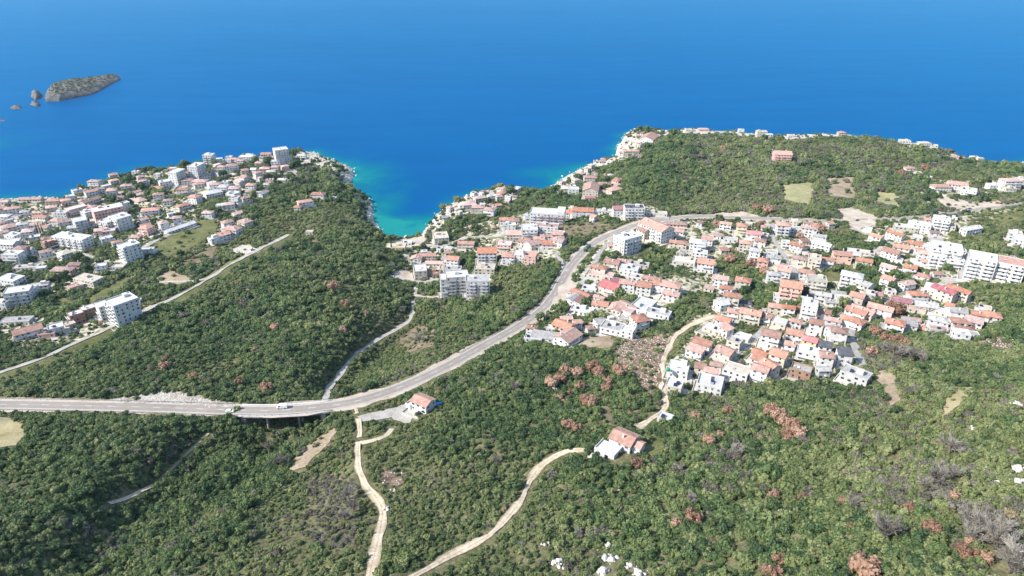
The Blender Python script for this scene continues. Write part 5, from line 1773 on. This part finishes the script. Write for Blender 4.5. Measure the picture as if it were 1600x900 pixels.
TONE = {0: 'dark green', 1: 'dark green', 2: 'dark green', 3: 'dark green', 4: 'olive green', 5: 'olive green', 6: 'olive green', 7: 'grey-green', 8: 'grey-green'}
RAD_MED = float(np.median(RAD[pick]))
for i in pick:
    zone = 'at the bottom left corner' if PX_[i] < 200 else 'around the grey leafless thicket' if 440 < PX_[i] < 560 and PY_[i] < 860 else 'by the white outcrops at the bottom' if 830 < PX_[i] < 1030 and PY_[i] > 820 else 'below the villa' if 830 < PX_[i] < 1050 else 'around the leafless trees at lower right' if PX_[i] > 1480 else 'near the rust-brown tree at the bottom edge' if 1280 < PX_[i] < 1420 and PY_[i] > 850 else 'left of the pale winding dirt track' if PX_[i] < 560 else 'between the two pale dirt tracks' if PX_[i] < 800 and PY_[i] < 900 - (PX_[i] - 650) * .45 else 'right of the white bottom outcrops' if PX_[i] < 1120 else 'around the rust-brown tree at the bottom centre right' if PX_[i] < 1240 else 'below the lone grey leafless tree' if PX_[i] < 1400 else 'left of the grey leafless thicket at lower right'
    plant('evergreen_shrub', int(KI[i]), X[i], Y[i], Z[i], RAD[i] * 1.08, 'shrub', f'{"broad" if RAD[i] > RAD_MED else "compact"} {TONE[int(KI[i])]} shrub {zone}', f'{TONE[int(KI[i])]} scrub bushes {zone}')
tq = []
for i in tpick:
    o = plant('garden_tree', int(KI[i]), X[i], Y[i], Z[i] + RAD[i] * .35, RAD[i] * 1.25, 'tree', None, 'garden trees among the houses', .25)
    tq.append((PX_[i], PY_[i], o, f'{TONE[int(KI[i])]} leafy garden tree'))
name_all(tq)

# russet and bare trees, read one by one off the photo: pixel, crown radius in metres
RUSSET = [(862, 598, 3.4), (876, 592, 3.2), (884, 578, 3.0), (902, 582, 2.8), (926, 574, 3.6), (936, 582, 3.0), (968, 580, 3.6), (905, 604, 2.8), (916, 626, 3.2), (924, 628, 3.0), (947, 606, 2.4), (874, 622, 1.9), (886, 664, 2.6), (900, 668, 2.4),
          (1205, 642, 3.4), (1216, 650, 3.4), (1228, 660, 3.6), (1240, 668, 3.6), (1248, 678, 3.2), (1232, 680, 3.0), (1136, 642, 2.2), (994, 725, 2.6), (1083, 808, 3.0), (1056, 818, 1.9), (1086, 650, 2.2), (1108, 688, 2.6), (1125, 678, 1.6),
          (1368, 518, 3.4), (1385, 528, 3.2), (1402, 532, 3.2), (1418, 536, 2.6), (1362, 550, 3.2), (1318, 783, 1.8), (1422, 797, 2.2), (1455, 826, 2.4), (1510, 865, 2.6), (1518, 848, 1.8), (1492, 775, 1.6), (1540, 872, 1.8), (1352, 890, 3.8), (1340, 884, 2.8), (1206, 897, 2.8),
          (520, 448, 4.0), (538, 475, 3.2), (534, 518, 3.2), (572, 490, 2.2), (416, 606, 3.2), (374, 597, 2.6), (302, 588, 2.4), (256, 572, 2.6), (258, 560, 2.0), (1140, 405, 4.2), (1172, 412, 3.6), (1195, 425, 3.6), (1282, 356, 3.6), (1190, 352, 4.0), (1248, 368, 3.6), (1252, 484, 3.6), (1400, 484, 5.0), (1392, 478, 3.4), (1120, 350, 3.8), (1410, 272, 4.5), (1445, 262, 4.5), (1130, 232, 4.0), (1160, 222, 3.6), (1182, 325, 4.0), (1200, 328, 4.5)]
BARE = [(1388, 832, 4.6), (1376, 822, 3.4), (1486, 698, 4.4), (1335, 790, 3.4), (1462, 748, 4.4), (1445, 760, 3.4), (1490, 740, 3.0), (1526, 815, 4.4), (1545, 830, 4.4), (1520, 838, 3.6), (1560, 845, 4.2), (1572, 830, 3.6), (1590, 870, 4.4), (1580, 885, 3.6), (1398, 548, 4.4), (1410, 552, 4.0), (1425, 556, 4.2), (1384, 546, 3.6), (1440, 560, 3.2), (1150, 708, 3.8), (1140, 716, 3.0), (1160, 722, 2.6), (1255, 690, 2.6), (440, 722, 3.8), (420, 700, 3.2), (545, 772, 3.2), (552, 792, 3.4), (538, 806, 3.0), (776, 718, 2.2), (1080, 780, 2.6), (805, 605, 3.0), (1165, 745, 2.4), (745, 468, 4.5), (655, 530, 4.0), (435, 392, 4.5), (590, 400, 4.2)]
SPOTS = [(0, 640, 600, 900, 'left of the winding dirt track'), (600, 640, 830, 900, 'between the two dirt tracks'), (0, 0, 620, 640, 'on the left wooded hill'), (620, 400, 830, 640, 'in the slope above the main road'),
         (830, 540, 1010, 650, 'in the rust-brown stand below the stony field'), (830, 650, 1010, 760, 'near the lone villa'), (1040, 630, 1180, 760, 'below the town right of the villa'), (1180, 620, 1280, 720, 'in the big rust-brown clump below town'), (1040, 760, 1280, 900, 'in the lower scrub right of centre'),
         (1340, 500, 1460, 600, 'at the lower right edge of town'), (1280, 600, 1440, 900, 'in the scrub at lower right'), (1440, 600, 1600, 900, 'at the lower right photo edge'), (1000, 330, 1340, 500, 'inside the right-hand town'), (1340, 330, 1600, 500, 'on the right side of town'), (1000, 180, 1600, 335, 'on the far wooded coast')]
_pp = PLACES
PLACES = SPOTS
rq = []
for nm, lst, k, ds in (('russet_tree', RUSSET, 10, 'rust-brown dry-leaved tree'), ('bare_tree', BARE, 9, 'leafless grey tree')):
    for px, py, r in lst:
        p = hit(px, py, r * .8)
        z = float(ground(p[0], p[1]))
        o = plant(nm, k, float(p[0]), float(p[1]), z + r * .3, r * 1.4, 'tree', None, 'dry and leafless trees in the scrub', .1)
        rq.append((px, py, o, ds))
        single |= (np.hypot(X - p[0], Y - p[1]) < r * .75)
name_all(rq)
PLACES = _pp


# cypresses in the left village
def cypress(px, py, h, label):
    p = hit(px, py)
    o = bpy.data.objects.new('cypress_tree', None)
    COL.objects.link(o)
    o.location = (float(p[0]), float(p[1]), float(p[2]) - .2)
    tag(o, label, 'tree', 'cypresses')
    MB().tube((0, 0, 0), (0, 0, h * .3), .22, .15, 7).build('trunk', 'bark', o)
    r = np.random.default_rng(int(px))
    V, F, A, n = [], [], [], 0
    for k in range(420):
        t = r.uniform(.04, 1)
        a = r.uniform(0, 6.283)
        rad = 1.05 * (1 - t) ** .6 * min(1, t * 6) * r.uniform(.75, 1.05)
        q = np.array([math.cos(a), math.sin(a), .4])
        c = np.array([rad * math.cos(a), rad * math.sin(a), h * t])
        t1 = np.cross(q, [0, 0, 1.]) * .28
        V.append(np.array([c - t1, c + t1, c + np.array([0, 0, .75]) - q * .15]))
        F.append([[n, n + 1, n + 2]])
        A.append(np.full(3, r.uniform(0, .6)))
        n += 3
    me = mesh_np('crown', np.concatenate(V), np.concatenate(F))
    fattr(me, 'leaf', np.concatenate(A)[:len(me.vertices)])
    link('crown', me, 'leaf_dark', o)


for px, py, h, lb in ((60, 366, 12, 'leftmost tall dark cypress in the left shore village'), (64, 366, 14, 'middle tall dark cypress of three in the left village'), (68, 366, 12, 'rightmost tall dark cypress of three in the left village'), (612, 392, 13, 'slim dark cypress behind the cove beach'), (775, 362, 12, 'slim dark cypress in the cove village')):
    cypress(px, py, h, lb)


# ---- everything else: scrub nobody could count
def scatter(name, P, rad, idx, label, protos, lift=.08):
    me = bpy.data.meshes.new(name)
    me.vertices.add(len(P))
    me.vertices.foreach_set('co', np.asarray(P, np.float32).ravel())
    fattr(me, 'rad', rad)
    fattr(me, 'turn', prs.uniform(0, 6.283, len(P)))
    fattr(me, 'tall', prs.uniform(.75, 1.3, len(P)))
    a = me.attributes.new('which', 'INT', 'POINT')
    a.data.foreach_set('value', np.asarray(idx, np.int32))
    o = link(name, me, None, kind='stuff', label=label)
    ng = bpy.data.node_groups.new(name, 'GeometryNodeTree')
    ng.interface.new_socket('Geometry', in_out='INPUT', socket_type='NodeSocketGeometry')
    ng.interface.new_socket('Geometry', in_out='OUTPUT', socket_type='NodeSocketGeometry')
    N, Lk = ng.nodes, ng.links
    gi, go = N.new('NodeGroupInput'), N.new('NodeGroupOutput')
    inst = N.new('GeometryNodeInstanceOnPoints')
    inst.inputs['Pick Instance'].default_value = True
    g2i = N.new('GeometryNodeGeometryToInstance')
    srcs = []
    for k, pm in enumerate(protos):
        po = bpy.data.objects.new('crown_source', pm)      # not in the scene: only its mesh is used
        oi = N.new('GeometryNodeObjectInfo')
        oi.inputs['Object'].default_value = po
        oi.inputs['As Instance'].default_value = False
        srcs.append(oi)
    for oi in reversed(srcs):
        Lk.new(oi.outputs['Geometry'], g2i.inputs[0])

    def nattr(nm, tp='FLOAT'):
        x = N.new('GeometryNodeInputNamedAttribute')
        x.data_type = tp
        x.inputs['Name'].default_value = nm
        return x.outputs[0]
    cmb = N.new('ShaderNodeCombineXYZ')
    Lk.new(nattr('turn'), cmb.inputs['Z'])
    sc = N.new('ShaderNodeCombineXYZ')
    ra = nattr('rad')
    ml = N.new('ShaderNodeMath')
    ml.operation = 'MULTIPLY'
    Lk.new(ra, ml.inputs[0])
    Lk.new(nattr('tall'), ml.inputs[1])
    Lk.new(ra, sc.inputs['X'])
    Lk.new(ra, sc.inputs['Y'])
    Lk.new(ml.outputs[0], sc.inputs['Z'])
    Lk.new(gi.outputs[0], inst.inputs['Points'])
    Lk.new(g2i.outputs[0], inst.inputs['Instance'])
    Lk.new(nattr('which', 'INT'), inst.inputs['Instance Index'])
    e2r = N.new('FunctionNodeEulerToRotation')
    Lk.new(cmb.outputs[0], e2r.inputs[0])
    Lk.new(e2r.outputs[0], inst.inputs['Rotation'])
    Lk.new(sc.outputs[0], inst.inputs['Scale'])
    Lk.new(inst.outputs[0], go.inputs[0])
    o.modifiers.new('scatter', 'NODES').node_group = ng
    return o


rest = ~single
P3 = np.stack([X, Y, Z - .15], -1)
w = rest & ~TWN
scatter('scrub_woodland', P3[w], RAD[w] * 1.1, KI[w], 'dense green scrub woodland covering the slopes', PROTO)
w = rest & TWN
scatter('garden_greenery', P3[w], RAD[w] * 1.0, KI[w], 'shrubs and hedges between the village houses', PROTO)
print('plants', n)

# island scrub
IX, IY, IZ, ID = ISLE_G
w = (ID > 9) & (prs.uniform(0, 1, ID.shape) < .20)
scatter('island_scrub', np.stack([IX[w], IY[w], IZ[w] - .5], -1), prs.uniform(1.0, 2.3, w.sum()), prs.choice([0, 2, 3, 1, 7], w.sum()), 'low dark scrub on the island', PROTO)


# ------------------------------------------------------------------ rocks
def rock_mesh(seed, sub=2):
    r = np.random.default_rng(seed)
    v, f = (ICO2 if sub == 2 else ICO1)
    v = v.copy()
    for _ in range(7):                      # cut facets off a ball
        nrm = r.normal(size=3)
        nrm /= np.linalg.norm(nrm)
        lim = r.uniform(.45, .8)
        d = v @ nrm
        v = v - np.where(d > lim, d - lim, 0)[:, None] * nrm
    v = v * (1 + r.uniform(-.07, .07, (len(v), 1))) * r.uniform(.7, 1.25, 3)
    return v, f


earth('limestone', [(.3, (.30, .27, .22)), (.48, (.50, .47, .42)), (.64, (.66, .64, .60))], .3, 1.2, .8)
earth('shore_stone', [(.3, (.22, .18, .14)), (.48, (.46, .40, .33)), (.64, (.62, .57, .50))], .1, .5, .9)
ROCKS = []
for i in range(5):
    v, f = rock_mesh(100 + i, 1)
    rm = mesh_np('rock', v, f)
    rm.materials.append(MAT['shore_stone'])
    ROCKS.append(rm)
cand = np.argwhere((CDIST > -4) & ((CDIST < 12) | (STN & (CDIST < 40))) & (GPX > -60) & (GPX < 1660))
sel = cand[prs.uniform(0, 1, len(cand)) < .55]
rx = gx[sel[:, 1]] + prs.uniform(-2, 2, len(sel))
ry = gy[sel[:, 0]] + prs.uniform(-2, 2, len(sel))
scatter('shore_rocks', np.stack([rx, ry, np.maximum(ground(rx, ry), -.6)], -1), prs.uniform(.5, 2.2, len(sel)) * np.where(prs.uniform(0, 1, len(sel)) < .1, 1.7, 1), prs.integers(0, 5, len(sel)), 'pale rocks along the waterline', ROCKS)
# stones on the stony ground
sp = []
for nm, mt, cover, px in FIELDS:
    if mt in ('stony', 'rock_pale'):
        w = np.nonzero(in_poly(GPX.ravel(), GPY.ravel(), px))[0]
        for rep in range(9):
            sp.append(np.stack([XX.ravel()[w] + prs.uniform(-2, 2, len(w)), YY.ravel()[w] + prs.uniform(-2, 2, len(w))], -1))
sp = np.concatenate(sp)
scatter('loose_stones', np.column_stack([sp, ground(sp[:, 0], sp[:, 1]) + .1]), prs.uniform(.15, .75, len(sp)), prs.integers(0, 5, len(sp)), 'loose stones on bare ground', ROCKS)

for k, (px, py, s, lb) in enumerate(OUT):
    p = hit(px, py, .5)
    r = np.random.default_rng(500 + k)
    V, F, n0 = [], [], 0
    for j in range(26):
        v, f = rock_mesh(700 + 31 * k + j, 1)
        q = v * s * (r.uniform(.34, .6) if j < 7 else r.uniform(.1, .28)) * np.array([1, 1, r.uniform(.45, .9)]) + np.array([r.normal() * s * .5, r.normal() * s * .36, r.uniform(-.15, .1) * s])
        V.append(q)
        F.append(f + n0)
        n0 += len(v)
    o = link('rock_outcrop', mesh_np('rock_outcrop', np.concatenate(V), np.concatenate(F)), 'limestone', label=lb, cat='rock', group='white limestone outcrops')
    o.location = (float(p[0]), float(p[1]), float(ground(p[0], p[1])) + .5)

# ------------------------------------------------------------------ haze
t = NT('haze')
t.t.nodes.remove(t.b)
pv = t.n('ShaderNodeVolumePrincipled')
pv.inputs['Color'].default_value = (.62, .80, 1.0, 1)
pv.inputs['Density'].default_value = HAZE
pv.inputs['Anisotropy'].default_value = .2
t.l(pv.outputs[0], t.out.inputs['Volume'])
MB().box(-15000, 15000, -400, 27000, -14, 306).build('haze', 'haze', None, kind='stuff')
